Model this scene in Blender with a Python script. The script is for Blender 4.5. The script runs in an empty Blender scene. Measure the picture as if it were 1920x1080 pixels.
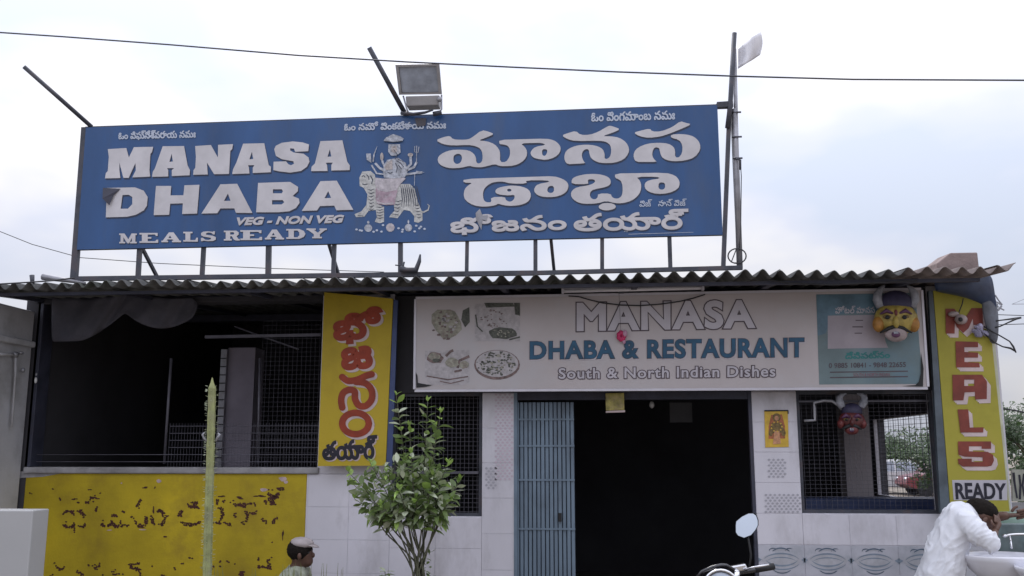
import bpy, bmesh, math, random
from mathutils import Vector, Matrix, noise
from mathutils.geometry import tessellate_polygon, interpolate_bezier
random.seed(7)
scene = bpy.context.scene
col = scene.collection
R = math.radians

# ------------------------------------------------------------------ camera
CAM = Vector((0.0, -8.8, 1.7))
YAW, PITCH, FPX = R(5.0), R(10.0), 1760.0
cam_data = bpy.data.cameras.new('camera')
cam_data.sensor_width = 36.0
cam_data.lens = FPX * 36.0 / 1920.0
cam_data.clip_end = 3000.0
cam_obj = bpy.data.objects.new('camera', cam_data)
cam_obj.location = CAM
cam_obj.rotation_euler = (R(90) + PITCH, 0, YAW)
col.objects.link(cam_obj)
scene.camera = cam_obj

# ------------------------------------------------------------------ sky, sun, exposure
world = bpy.data.worlds.new("World")
scene.world = world
world.use_nodes = True
wn, wl = world.node_tree.nodes, world.node_tree.links
wn.clear()
w_out = wn.new('ShaderNodeOutputWorld')
w_bg = wn.new('ShaderNodeBackground'); w_bg.inputs[1].default_value = 0.09
w_bg2 = wn.new('ShaderNodeBackground'); w_bg2.inputs[1].default_value = 1.0
w_sky = wn.new('ShaderNodeTexSky'); w_sky.sky_type = 'NISHITA'; w_sky.sun_disc = False
w_sky.sun_elevation = R(56); w_sky.sun_rotation = R(-25); w_sky.dust_density = 3.0
w_tc = wn.new('ShaderNodeTexCoord')
w_map = wn.new('ShaderNodeMapping'); w_map.inputs['Scale'].default_value = (1.0, 1.0, 2.2)
w_map.inputs['Location'].default_value = (0.35, 0.1, 0.25)
w_no = wn.new('ShaderNodeTexNoise'); w_no.inputs['Scale'].default_value = 3.1
w_no.inputs['Detail'].default_value = 4.0; w_no.inputs['Roughness'].default_value = 0.50
w_cr = wn.new('ShaderNodeValToRGB')
w_cr.color_ramp.elements[0].position = 0.40; w_cr.color_ramp.elements[0].color = (0.72, 0.785, 0.94, 1)
w_cr.color_ramp.elements[1].position = 0.60; w_cr.color_ramp.elements[1].color = (0.97, 0.96, 1.0, 1)
e = w_cr.color_ramp.elements.new(0.50); e.color = (0.81, 0.84, 0.97, 1)
w_mix = wn.new('ShaderNodeMixShader'); w_mix.inputs[0].default_value = 0.90
wl.new(w_tc.outputs['Generated'], w_map.inputs[0]); wl.new(w_map.outputs[0], w_no.inputs['Vector'])
wl.new(w_no.outputs['Fac'], w_cr.inputs[0]); 
w_sep = wn.new('ShaderNodeSeparateXYZ'); wl.new(w_tc.outputs['Generated'], w_sep.inputs[0])
w_mr = wn.new('ShaderNodeMapRange'); w_mr.inputs['From Min'].default_value = 0.0; w_mr.inputs['From Max'].default_value = 1.0
w_mr.inputs['To Min'].default_value = 0.47; w_mr.inputs['To Max'].default_value = 1.85      # overcast sky: brighter towards the zenith
wl.new(w_sep.outputs['Z'], w_mr.inputs['Value']); wl.new(w_mr.outputs[0], w_bg2.inputs[1])
wl.new(w_cr.outputs[0], w_bg2.inputs[0])
wl.new(w_sky.outputs[0], w_bg.inputs[0])
wl.new(w_bg.outputs[0], w_mix.inputs[1]); wl.new(w_bg2.outputs[0], w_mix.inputs[2])
wl.new(w_mix.outputs[0], w_out.inputs[0])

sun = bpy.data.lights.new('sun', 'SUN'); sun.energy = 1.1; sun.angle = R(14); sun.color = (1.0, 0.96, 0.9)
sun_o = bpy.data.objects.new('sun', sun)
sun_o.rotation_euler = (R(-34), 0, R(25))     # high, from behind the roof, a little to the left
col.objects.link(sun_o)
scene.view_settings.view_transform = 'Standard'
scene.view_settings.look = 'None'
scene.view_settings.exposure = 0.38
scene.view_settings.gamma = 1.0
scene.view_settings.use_curve_mapping = False

# ------------------------------------------------------------------ geometry helpers
_f = Vector((-math.sin(YAW), math.cos(YAW), 0)); _r = Vector((math.cos(YAW), math.sin(YAW), 0))
_F = _f * math.cos(PITCH) + Vector((0, 0, math.sin(PITCH)))
_U = -_f * math.sin(PITCH) + Vector((0, 0, math.cos(PITCH)))
def ray(px, py):
    return _F * FPX + _r * (px - 960.0) + _U * (540.0 - py)
def V(px, py, Y):            # the point of the plane y = Y seen at photo pixel (px, py)
    d = ray(px, py); return CAM + d * ((Y - CAM.y) / d.y)
def VX(px, py, X):
    d = ray(px, py); return CAM + d * ((X - CAM.x) / d.x)
def X(px, py, Y=0.0): return V(px, py, Y).x
def Z(px, py, Y=0.0): return V(px, py, Y).z

class B:
    def __init__(s): s.v = []; s.f = []
    def add(s, vs, fs):
        n = len(s.v); s.v += [Vector(p) for p in vs]; s.f += [tuple(i + n for i in q) for q in fs]; return s
    def box(s, x0, x1, y0, y1, z0, z1):
        return s.add([(x0,y0,z0),(x1,y0,z0),(x1,y1,z0),(x0,y1,z0),(x0,y0,z1),(x1,y0,z1),(x1,y1,z1),(x0,y1,z1)],
              [(0,3,2,1),(4,5,6,7),(0,1,5,4),(1,2,6,5),(2,3,7,6),(3,0,4,7)])
    def quadbox(s, pts, th):   # four front corners (any plane), pushed back along +y
        p = [Vector(q) for q in pts]; q = [a + Vector((0, th, 0)) for a in p]
        return s.add(p + q, [(0,1,2,3),(7,6,5,4),(0,4,5,1),(1,5,6,2),(2,6,7,3),(3,7,4,0)])
    def beam(s, a, b, w, h=None):    # square bar from a to b
        a, b = Vector(a), Vector(b); h = h or w; d = (b - a).normalized()
        up = Vector((0,0,1)) if abs(d.z) < 0.9 else Vector((0,1,0))
        u = d.cross(up).normalized(); n = u.cross(d).normalized()
        vs = []
        for p in (a, b):
            for su, sn in ((-1,-1),(1,-1),(1,1),(-1,1)): vs.append(p + u*su*w/2 + n*sn*h/2)
        return s.add(vs, [(3,2,1,0),(4,5,6,7),(0,1,5,4),(1,2,6,5),(2,3,7,6),(3,0,4,7)])
    def tube(s, path, rad, n=8, cap=True):
        P = [Vector(p) for p in path]
        if not isinstance(rad, (list, tuple)): rad = [rad] * len(P)
        base = len(s.v); u = None
        for i, p in enumerate(P):
            t = (P[min(i+1, len(P)-1)] - P[max(i-1, 0)]).normalized()
            if u is None:
                u = t.orthogonal().normalized()
            else:
                u = (u - t * u.dot(t)).normalized()
            w = t.cross(u)
            for k in range(n):
                a = 2*math.pi*k/n; s.v.append(p + (u*math.cos(a) + w*math.sin(a)) * rad[i])
        for i in range(len(P)-1):
            for k in range(n):
                a = base + i*n + k; b = base + i*n + (k+1) % n
                s.f.append((a, b, b+n, a+n))
        if cap:
            s.f.append(tuple(base + k for k in reversed(range(n))))
            s.f.append(tuple(base + (len(P)-1)*n + k for k in range(n)))
        return s
    def ell(s, c, r, nu=14, nv=9, rot=None, fn=None):
        c = Vector(c); vs = []
        for j in range(nv+1):
            ph = math.pi * j / nv
            for i in range(nu):
                th = 2*math.pi*i/nu
                p = Vector((math.sin(ph)*math.cos(th), math.sin(ph)*math.sin(th), math.cos(ph)))
                if fn: p = fn(p)
                p = Vector((p.x*r[0], p.y*r[1], p.z*r[2]))
                if rot: p = rot @ p
                vs.append(c + p)
        fs = []
        for j in range(nv):
            for i in range(nu):
                a = j*nu+i; b = j*nu+(i+1)%nu; fs.append((a, a+nu, b+nu, b))
        return s.add(vs, fs)
    def lathe(s, prof, c, n=20, rot=None):     # prof: (r, z)
        c = Vector(c); vs = []
        for r, z in prof:
            for k in range(n):
                a = 2*math.pi*k/n; p = Vector((r*math.cos(a), r*math.sin(a), z))
                if rot: p = rot @ p
                vs.append(c + p)
        fs = [(j*n+i, j*n+(i+1)%n, (j+1)*n+(i+1)%n, (j+1)*n+i) for j in range(len(prof)-1) for i in range(n)]
        return s.add(vs, fs)
    def poly(s, loops, y):     # loops of (x, z) world points, first outer then holes, at depth y
        L = [[Vector((a[0], y, a[1])) for a in lp] for lp in loops]
        flat = [p for lp in L for p in lp]
        try: tris = tessellate_polygon(L)
        except Exception: return s
        return s.add(flat, [tuple(t) for t in tris])
    def build(s, name, mat, parent=None, smooth=False, bevel=0.0, recalc=True):
        me = bpy.data.meshes.new(name)
        off = ROOT.get(parent.name, Vector()) if parent else Vector()
        me.from_pydata([v - off for v in s.v], [], s.f)
        me.validate()
        if recalc:
            bm = bmesh.new(); bm.from_mesh(me)
            bmesh.ops.recalc_face_normals(bm, faces=bm.faces); bm.to_mesh(me); bm.free()
        if smooth:
            me.shade_smooth()
        if mat: me.materials.append(mat)
        o = bpy.data.objects.new(name, me); col.objects.link(o)
        if parent:
            o.parent = parent; ROOT[o.name] = off
        if bevel:
            m = o.modifiers.new('bevel', 'BEVEL'); m.width = bevel; m.segments = 2; m.limit_method = 'ANGLE'
        return o
ROOT = {}
def thing(name, loc, label, cat, group=None):
    o = bpy.data.objects.new(name, None); o.empty_display_size = 0.1; col.objects.link(o)
    o.location = loc; ROOT[o.name] = Vector(loc)
    o['label'] = label; o['category'] = cat
    if group: o['group'] = group
    return o
def tag(o, label, cat, group=None):
    o['label'] = label; o['category'] = cat
    if group: o['group'] = group
    return o
def kind(o, k): o['kind'] = k; return o

# ------------------------------------------------------------------ materials
def mat(name, rgb, rough=0.7, var=0.12, scale=3.0, bump=0.0, bscale=60.0, metal=0.0,
        dirt=None, dirt_amt=0.0, dirt_scale=1.5, spec=0.5, stretch=(1,1,1), coat=0.0, hue=None):
    m = bpy.data.materials.new(name); m.use_nodes = True
    n, l = m.node_tree.nodes, m.node_tree.links
    p = n['Principled BSDF']
    p.inputs['Roughness'].default_value = rough; p.inputs['Metallic'].default_value = metal
    p.inputs['Specular IOR Level'].default_value = spec
    p.inputs['Coat Weight'].default_value = coat
    geo = n.new('ShaderNodeNewGeometry')
    mp = n.new('ShaderNodeMapping'); mp.inputs['Scale'].default_value = stretch
    l.new(geo.outputs['Position'], mp.inputs[0])
    no = n.new('ShaderNodeTexNoise'); no.inputs['Scale'].default_value = scale; no.inputs['Detail'].default_value = 6
    no.inputs['Roughness'].default_value = 0.6
    l.new(mp.outputs[0], no.inputs['Vector'])
    cr = n.new('ShaderNodeValToRGB')
    c0 = [max(0, c*(1-var*1.6)) for c in rgb]; c1 = [min(1, c*(1+var)) for c in rgb]
    if hue: c1 = [min(1, c*(1+var*0.3)*0.5 + h*0.5) for c, h in zip(rgb, hue)]
    cr.color_ramp.elements[0].position = 0.3; cr.color_ramp.elements[0].color = (*c0, 1)
    cr.color_ramp.elements[1].position = 0.7; cr.color_ramp.elements[1].color = (*c1, 1)
    l.new(no.outputs['Fac'], cr.inputs[0])
    outc = cr.outputs[0]
    if dirt:
        n2 = n.new('ShaderNodeTexNoise'); n2.inputs['Scale'].default_value = dirt_scale; n2.inputs['Detail'].default_value = 8
        n2.inputs['Roughness'].default_value = 0.68
        l.new(mp.outputs[0], n2.inputs['Vector'])
        r2 = n.new('ShaderNodeValToRGB')
        r2.color_ramp.elements[0].position = 0.5; r2.color_ramp.elements[0].color = (0,0,0,1)
        r2.color_ramp.elements[1].position = 0.72; r2.color_ramp.elements[1].color = (dirt_amt,)*3 + (1,)
        l.new(n2.outputs['Fac'], r2.inputs[0])
        mx = n.new('ShaderNodeMixRGB'); mx.inputs[2].default_value = (*dirt, 1)
        l.new(r2.outputs[0], mx.inputs[0]); l.new(outc, mx.inputs[1]); outc = mx.outputs[0]
    l.new(outc, p.inputs['Base Color'])
    if bump > 0:
        n3 = n.new('ShaderNodeTexNoise'); n3.inputs['Scale'].default_value = bscale; n3.inputs['Detail'].default_value = 5
        l.new(mp.outputs[0], n3.inputs['Vector'])
        b = n.new('ShaderNodeBump'); b.inputs['Strength'].default_value = bump; b.inputs['Distance'].default_value = 0.01
        l.new(n3.outputs['Fac'], b.inputs['Height']); l.new(b.outputs[0], p.inputs['Normal'])
    return m

M = {}
M['plaster'] = mat('grey_plaster', (0.50,0.50,0.53), 0.85, 0.10, 2.0, 0.25, 40, dirt=(0.20,0.19,0.18), dirt_amt=0.6)
M['wall_white'] = mat('white_wall_paint', (0.66,0.64,0.70), 0.6, 0.07, 1.6, 0.1, 50, dirt=(0.36,0.34,0.36), dirt_amt=0.5)
M['tile_white'] = mat('glazed_white_tile', (0.68,0.66,0.72), 0.32, 0.09, 1.2, 0.04, 20, dirt=(0.34,0.32,0.33), dirt_amt=0.7, dirt_scale=1.8, stretch=(1,1,0.45))
M['yellow_wall'] = mat('yellow_wall_paint', (0.50,0.37,0.010), 0.7, 0.2, 1.4, 0.2, 45, dirt=(0.26,0.17,0.02), dirt_amt=0.65, dirt_scale=2.2)
M['flake'] = mat('maroon_flake', (0.07,0.018,0.014), 0.8, 0.3, 12)
M['flake_pale'] = mat('pale_flake', (0.55,0.42,0.42), 0.8, 0.2, 12)
M['coping'] = mat('cement_coping', (0.36,0.35,0.36), 0.9, 0.2, 5, 0.3, 40, dirt=(0.12,0.11,0.11), dirt_amt=0.8)
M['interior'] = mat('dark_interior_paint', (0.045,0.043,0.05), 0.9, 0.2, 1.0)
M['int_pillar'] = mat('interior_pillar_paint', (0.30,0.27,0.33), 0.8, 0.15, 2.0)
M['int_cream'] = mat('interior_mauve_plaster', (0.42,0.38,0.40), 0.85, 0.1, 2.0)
M['floor'] = mat('stone_floor', (0.12,0.11,0.11), 0.6, 0.2, 2.0)
M['asbestos'] = mat('asbestos_sheet', (0.12,0.12,0.12), 0.9, 0.3, 4, 0.4, 50, dirt=(0.035,0.045,0.025), dirt_amt=0.9, dirt_scale=3.0)
M['asbestos_pale'] = mat('asbestos_sheet_brown', (0.24,0.20,0.19), 0.9, 0.25, 4, 0.4, 50, dirt=(0.07,0.06,0.06), dirt_amt=0.8)
M['beam'] = mat('dark_blue_steel', (0.045,0.048,0.075), 0.6, 0.25, 5, 0.1, 60, dirt=(0.05,0.03,0.03), dirt_amt=0.5)
M['steel'] = mat('dark_grey_steel', (0.075,0.08,0.10), 0.55, 0.3, 6, 0.1, 80, metal=0.3, dirt=(0.10,0.05,0.03), dirt_amt=0.6, dirt_scale=6)
M['galv'] = mat('galvanised_pipe', (0.33,0.33,0.36), 0.45, 0.15, 8, 0.05, 90, metal=0.5, dirt=(0.15,0.12,0.10), dirt_amt=0.5, dirt_scale=5)
M['blue_sign'] = mat('blue_printed_vinyl', (0.025,0.085,0.235), 0.33, 0.16, 0.9, 0.25, 2.6, dirt=(0.05,0.085,0.17), dirt_amt=0.6, dirt_scale=1.6, stretch=(2.2,1,0.6))
M['letter'] = mat('off_white_print', (0.58,0.56,0.585), 0.5, 0.08, 5, dirt=(0.46,0.44,0.46), dirt_amt=0.6, dirt_scale=4)
M['letter_shadow'] = mat('navy_print', (0.025,0.035,0.075), 0.5, 0.2, 5)
M['frame_white'] = mat('aluminium_trim', (0.62,0.60,0.66), 0.35, 0.06, 4, metal=0.2)
M['board_pink'] = mat('faded_pink_print', (0.545,0.485,0.48), 0.42, 0.12, 1.1, 0.06, 3.0, dirt=(0.48,0.48,0.51), dirt_amt=0.7, dirt_scale=1.3, hue=(0.50,0.47,0.50))
M['board_green'] = mat('teal_print', (0.15,0.21,0.225), 0.42, 0.15, 2.5, dirt=(0.12,0.22,0.30), dirt_amt=0.6, dirt_scale=2.0)
M['board_panel'] = mat('mauve_print', (0.36,0.32,0.36), 0.45, 0.1, 4)
M['ink_dark'] = mat('dark_print', (0.085,0.06,0.075), 0.5, 0.2, 6)
M['ink_blue'] = mat('teal_blue_print', (0.012,0.085,0.17), 0.45, 0.25, 5)
M['ink_light'] = mat('pale_lilac_print', (0.52,0.49,0.54), 0.45, 0.06, 5)
M['ink_green'] = mat('green_teal_print', (0.03,0.20,0.20), 0.5, 0.2, 6)
M['ink_red'] = mat('dull_red_print', (0.25,0.07,0.10), 0.5, 0.2, 6)
M['yellow_sign'] = mat('yellow_sign_paint', (0.53,0.385,0.018), 0.6, 0.14, 2.0, 0.1, 40, dirt=(0.33,0.22,0.03), dirt_amt=0.5, dirt_scale=2.0)
M['yellow_sign2'] = mat('greenish_yellow_sign_paint', (0.40,0.355,0.04), 0.6, 0.14, 2.0, 0.1, 40, dirt=(0.36,0.27,0.06), dirt_amt=0.6, dirt_scale=2.0)
M['red_letter'] = mat('brick_red_paint', (0.32,0.042,0.014), 0.6, 0.2, 7, 0.1, 60)
M['red_letter2'] = mat('maroon_paint', (0.23,0.045,0.030), 0.6, 0.2, 7, 0.1, 60)
M['white_shadow'] = mat('pinkish_white_paint', (0.62,0.50,0.50), 0.6, 0.12, 7)
M['black_letter'] = mat('black_paint', (0.018,0.016,0.03), 0.6, 0.3, 7)
M['navy_trim'] = mat('navy_blue_trim', (0.05,0.075,0.19), 0.5, 0.2, 4)
M['shutter'] = mat('steel_blue_paint', (0.17,0.23,0.30), 0.5, 0.18, 2.0, 0.1, 40, dirt=(0.06,0.07,0.09), dirt_amt=0.8, dirt_scale=2.4, stretch=(1,1,0.4))
M['grille'] = mat('grey_grille_wire', (0.12,0.115,0.14), 0.5, 0.2, 6, metal=0.3)
M['cloth_dark'] = mat('grey_cloth', (0.085,0.082,0.10), 0.9, 0.15, 6, 0.2, 90)
M['tarp'] = mat('blue_black_tarpaulin', (0.035,0.055,0.115), 0.5, 0.3, 4, 0.4, 15, dirt=(0.10,0.10,0.12), dirt_amt=0.5)
M['black'] = mat('black_rubber', (0.012,0.012,0.014), 0.6, 0.2, 6)
M['wire'] = mat('cable_black', (0.03,0.03,0.035), 0.6, 0.1, 6)
M['chrome'] = mat('chrome', (0.75,0.75,0.78), 0.18, 0.05, 8, metal=1.0)
M['mirror'] = mat('mirror_glass', (0.85,0.87,0.93), 0.03, 0.01, 8, metal=1.0)
M['bike_paint'] = mat('black_bike_paint', (0.02,0.02,0.025), 0.25, 0.1, 6, coat=0.5)
M['lamp_grey'] = mat('lamp_housing_grey', (0.33,0.32,0.33), 0.45, 0.1, 10)
M['lamp_glass'] = mat('lamp_glass', (0.34,0.38,0.46), 0.3, 0.25, 6, coat=0.6)
M['bulb'] = mat('bulb_glass', (0.35,0.34,0.33), 0.2, 0.1, 8)
M['flag'] = mat('white_flag_cloth', (0.75,0.74,0.78), 0.8, 0.08, 6)
M['skin'] = mat('brown_skin', (0.115,0.058,0.04), 0.5, 0.12, 14, 0.1, 120)
M['hair'] = mat('black_hair', (0.018,0.014,0.012), 0.9, 0.3, 40, 0.7, 130, stretch=(1,1,3), spec=0.15)
M['shirt'] = mat('white_cotton', (0.74,0.75,0.80), 0.85, 0.04, 5, 0.12, 60)
M['trousers'] = mat('dark_trousers', (0.05,0.05,0.06), 0.85, 0.15, 8)
M['porcelain'] = mat('white_porcelain', (0.72,0.72,0.78), 0.12, 0.04, 4, coat=0.3)
M['ground'] = mat('dusty_ground', (0.24,0.205,0.17), 0.95, 0.25, 0.8, 0.4, 12, dirt=(0.12,0.11,0.09), dirt_amt=0.6, dirt_scale=0.4)
M['brick'] = mat('cement_brick', (0.26,0.20,0.19), 0.9, 0.2, 8, 0.4, 50)
M['mask_y'] = mat('mask_yellow', (0.40,0.30,0.07), 0.45, 0.25, 20)
M['mask_r'] = mat('mask_red', (0.15,0.03,0.03), 0.45, 0.25, 20)
M['mask_purple'] = mat('mask_purple', (0.10,0.035,0.09), 0.45, 0.2, 20)
M['mask_navy'] = mat('mask_navy', (0.04,0.035,0.08), 0.6, 0.2, 20)
M['horn'] = mat('pale_grey_horn', (0.32,0.33,0.38), 0.4, 0.25, 18)
M['mask_pale'] = mat('mask_pale_pink', (0.36,0.29,0.29), 0.5, 0.2, 20)
M['orange'] = mat('mask_orange', (0.40,0.19,0.04), 0.5, 0.2, 20)
M['pink'] = mat('pink_flower', (0.55,0.03,0.13), 0.6, 0.25, 30)
M['poster_y'] = mat('poster_yellow', (0.68,0.44,0.05), 0.5, 0.15, 15)
M['poster_o'] = mat('poster_orange', (0.42,0.13,0.05), 0.5, 0.3, 40)
M['poster_g'] = mat('poster_dark_gold', (0.20,0.13,0.04), 0.5, 0.4, 50)
M['cactus'] = mat('pale_green_cactus', (0.30,0.32,0.14), 0.6, 0.2, 14, 0.4, 60, dirt=(0.24,0.22,0.17), dirt_amt=0.8, dirt_scale=6)
M['bark'] = mat('grey_green_bark', (0.10,0.10,0.065), 0.85, 0.25, 20, 0.4, 60)
M['trunk'] = mat('brown_trunk', (0.10,0.075,0.05), 0.9, 0.25, 6, 0.5, 20)
M['weed'] = mat('dry_weed', (0.20,0.22,0.07), 0.8, 0.3, 10)
def leafmat(name, rgb, trans=0.25, rough=0.4):
    m = mat(name, rgb, rough, 0.35, 9)
    m.node_tree.nodes['Principled BSDF'].inputs['Transmission Weight'].default_value = 0.0
    n, l = m.node_tree.nodes, m.node_tree.links
    out = n['Material Output']; p = n['Principled BSDF']
    t = n.new('ShaderNodeBsdfTranslucent'); t.inputs[0].default_value = (rgb[0]*1.3, rgb[1]*1.5, rgb[2], 1)
    mx = n.new('ShaderNodeMixShader'); mx.inputs[0].default_value = trans
    l.new(p.outputs[0], mx.inputs[1]); l.new(t.outputs[0], mx.inputs[2]); l.new(mx.outputs[0], out.inputs[0])
    return m
M['leaf'] = leafmat('shrub_leaf', (0.17,0.235,0.085))
M['leaf_young'] = leafmat('young_leaf', (0.28,0.40,0.10))
M['leaf_pale'] = leafmat('pale_highlit_leaf', (0.50,0.54,0.40), 0.15, 0.28)  # highlights of lit leaves put into a paler leaf colour; cactus spines reuse it
M['leaf_dark'] = leafmat('tree_leaf', (0.06,0.10,0.04))

# ------------------------------------------------------------------ print and lettering helpers
def crop(x0, y0, s, pts): return [(x0 + a/s, y0 + b/s) for a, b in pts]
def chaikin(lp, n=1):
    for _ in range(n):
        q = []
        for i in range(len(lp)):
            a, b = lp[i], lp[(i+1) % len(lp)]
            q.append((a[0]*.75+b[0]*.25, a[1]*.75+b[1]*.25)); q.append((a[0]*.25+b[0]*.75, a[1]*.25+b[1]*.75))
        lp = q
    return lp
def toplane(lp, Y, dx=0, dy=0):
    r = []
    for a, b in lp:
        p = V(a+dx, b+dy, Y); r.append((p.x, p.z))
    return r
def area(lp): return 0.5*sum(lp[i][0]*lp[(i+1)%len(lp)][1]-lp[(i+1)%len(lp)][0]*lp[i][1] for i in range(len(lp)))
def inside(p, lp):
    c = False; x, y = p
    for i in range(len(lp)):
        (x1, y1), (x2, y2) = lp[i], lp[i-1]
        if (y1 > y) != (y2 > y) and x < (x2-x1)*(y-y1)/(y2-y1)+x1: c = not c
    return c
def text_loops(body, offset=0.0, res=4, space=1.0):
    c = bpy.data.curves.new('t', 'FONT'); c.body = body; c.offset = offset; c.space_character = space
    o = bpy.data.objects.new('t', c); col.objects.link(o)
    bpy.context.view_layer.update()
    cu = o.to_curve(bpy.context.evaluated_depsgraph_get())
    loops = []
    for sp in cu.splines:
        pts = []
        if sp.type == 'BEZIER':
            bp = sp.bezier_points
            for i in range(len(bp)):
                a, b = bp[i], bp[(i+1) % len(bp)]
                seg = interpolate_bezier(a.co, a.handle_right, b.handle_left, b.co, res+1)[:-1]
                straight = (a.handle_right-a.co).cross(b.co-a.co).length < 1e-6 and (b.handle_left-b.co).cross(b.co-a.co).length < 1e-6
                pts += [(q.x, q.y) for q in (seg[:1] if straight else seg)]
        else:
            pts = [(q.co.x, q.co.y) for q in sp.points]
        cl = []
        for q in pts:
            if not cl or (abs(q[0]-cl[-1][0])+abs(q[1]-cl[-1][1])) > 1e-5: cl.append(q)
        if len(cl) > 2 and abs(area(cl)) > 1e-6: loops.append(cl)
    o.to_curve_clear()
    bpy.data.objects.remove(o); bpy.data.curves.remove(c)
    return loops
def group_loops(loops):
    if not loops: return []
    sg = math.copysign(1, area(max(loops, key=lambda l: abs(area(l)))))
    outs = [[l] for l in loops if area(l)*sg > 0]
    for h in (l for l in loops if area(l)*sg < 0):
        cand = [g for g in outs if inside(h[0], g[0])]
        if cand: min(cand, key=lambda g: abs(area(g[0]))).append(h)
    return outs
def fit(groups, quad):     # unit box of the text onto a pixel quad TL TR BR BL
    xs = [p[0] for g in groups for l in g for p in l]; ys = [p[1] for g in groups for l in g for p in l]
    x0, x1, y0, y1 = min(xs), max(xs), min(ys), max(ys)
    TL, TR, BR, BL = [Vector(q) for q in quad]
    def mp(p):
        u = (p[0]-x0)/(x1-x0); v = (y1-p[1])/(y1-y0)
        q = (TL*(1-u)+TR*u)*(1-v) + (BL*(1-u)+BR*u)*v
        return (q.x, q.y)
    return [[[mp(p) for p in l] for l in g] for g in groups]
def ribbon(b, lp, y, w):
    n = len(lp); ins = []; outs = []
    for i in range(n):
        p0, p1, p2 = Vector(lp[i-1]), Vector(lp[i]), Vector(lp[(i+1) % n])
        d1 = (p1-p0); d2 = (p2-p1)
        if d1.length < 1e-7 or d2.length < 1e-7: d1 = d2 = (p2-p0)
        d1.normalize(); d2.normalize(); nn = Vector((-d1.y-d2.y, d1.x+d2.x))
        if nn.length < 1e-3: nn = Vector((-d1.y, d1.x))
        nn.normalize(); k = max(0.55, abs(nn.dot(Vector((-d1.y, d1.x)))))
        ins.append(p1 + nn*w/k); outs.append(p1 - nn*w/k)
    for i in range(n):       # each quad a hair's breadth off the next: overlapping strokes never share a plane
        j = (i+1) % n; yy = y - (i % 7)*0.00012
        b.add([(p.x, yy, p.y) for p in (ins[i], ins[j], outs[j], outs[i])], [(0,1,2,3)])
def lettering(parent, groups, Y, d, m, name='lettering', dx=0, dy=0, bold=0.0, line=0.0, smooth=0):
    """groups: pixel loops (outer first); Y the board's front plane; d how proud of it."""
    if len(groups) > 1 and name == 'lettering':
        h = max(p[1] for l in groups[0] for p in l) - min(p[1] for l in groups[0] for p in l)
        if h > 24:
            return [lettering(parent, [g], Y, d+(k % 4)*0.0004, m, 'letter', dx, dy, bold, line, smooth) for k, g in enumerate(groups)]
    b = B()
    for k, g in enumerate(groups):
        yy = Y - d - (k % 4)*0.0004
        W = [toplane(chaikin(l, smooth), Y, dx, dy) for l in g]
        if line:
            for l in W: ribbon(b, l, yy, line)
        else:
            b.poly(W, yy - (0.001 if bold else 0))
            if bold:
                for l in W: ribbon(b, l, yy, bold)
    o = b.build(name, m, parent, recalc=False)
    if len(groups) > 1: o['kind'] = 'stuff'
    return o
def text_on(parent, body, quad, Y, d, m, bold=0.0, offset=0.0, shadow=None, sdx=1, sdy=2, line=0.0, linemat=None):
    g = fit(group_loops(text_loops(body, offset)), quad)
    if shadow: lettering(parent, g, Y, d-0.0022, shadow, dx=sdx, dy=sdy, bold=bold)
    if m: lettering(parent, g, Y, d, m, bold=bold)
    if linemat: lettering(parent, g, Y, d+0.0022, linemat, line=line)
def smooth_path(pts, n=6):
    P = [Vector(p) for p in pts]; r = []
    for i in range(len(P)-1):
        p0 = P[max(i-1,0)]; p1 = P[i]; p2 = P[i+1]; p3 = P[min(i+2,len(P)-1)]
        for k in range(n):
            t = k/n; r.append(0.5*((2*p1)+(p2-p0)*t+(2*p0-5*p1+4*p2-p3)*t*t+(3*p1-p0-3*p2+p3)*t**3))
    r.append(P[-1]); return r
def brush(parent, paths, Y, d, m, w, name='letter', dx=0, dy=0):      # hand-painted strokes: short overlapping dabs, none in one plane
    b = B(); c = 0
    for pts in paths:
        for p in smooth_path(pts, 5):
            lp = [(p.x+w*.5*math.cos(a), p.y+w*.5*math.sin(a)) for a in [2*math.pi*k/12 for k in range(12)]]
            b.poly([toplane(lp, Y, dx, dy)], Y-d-0.00010*(c % 23)); c += 1
    o = b.build(name, m, parent, recalc=False); return o
def outlined(parent, body, quad, Y, d, light, dark, fat, edge, space=1.0):
    g = fit(group_loops(text_loops(body, space=space)), quad)
    lettering(parent, g, Y, d, dark, name='letter_outline', bold=fat+edge)
    lettering(parent, g, Y, d+0.0028, light, bold=fat)
def ellipse(cx, cy, rx, ry, n=16, a0=0): return [(cx+rx*math.cos(2*math.pi*i/n+a0), cy+ry*math.sin(2*math.pi*i/n+a0)) for i in range(n)]
def stroke(pts, w):      # a polyline of pixel points thickened into one outline
    L, Rr = [], []
    for i, p in enumerate(pts):
        a = Vector(pts[max(i-1, 0)]); c = Vector(pts[min(i+1, len(pts)-1)]); t = (c-a).normalized(); n = Vector((-t.y, t.x))
        ww = w[i] if isinstance(w, (list, tuple)) else w
        L.append(tuple(Vector(p)+n*ww/2)); Rr.append(tuple(Vector(p)-n*ww/2))
    return L + Rr[::-1]
# ================================================================== GROUND
b = B(); b.add([(-400,-60,0),(400,-60,0),(400,900,0),(-400,900,0)], [(0,1,2,3)])
kind(b.build('ground', M['ground']), 'structure')

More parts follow.
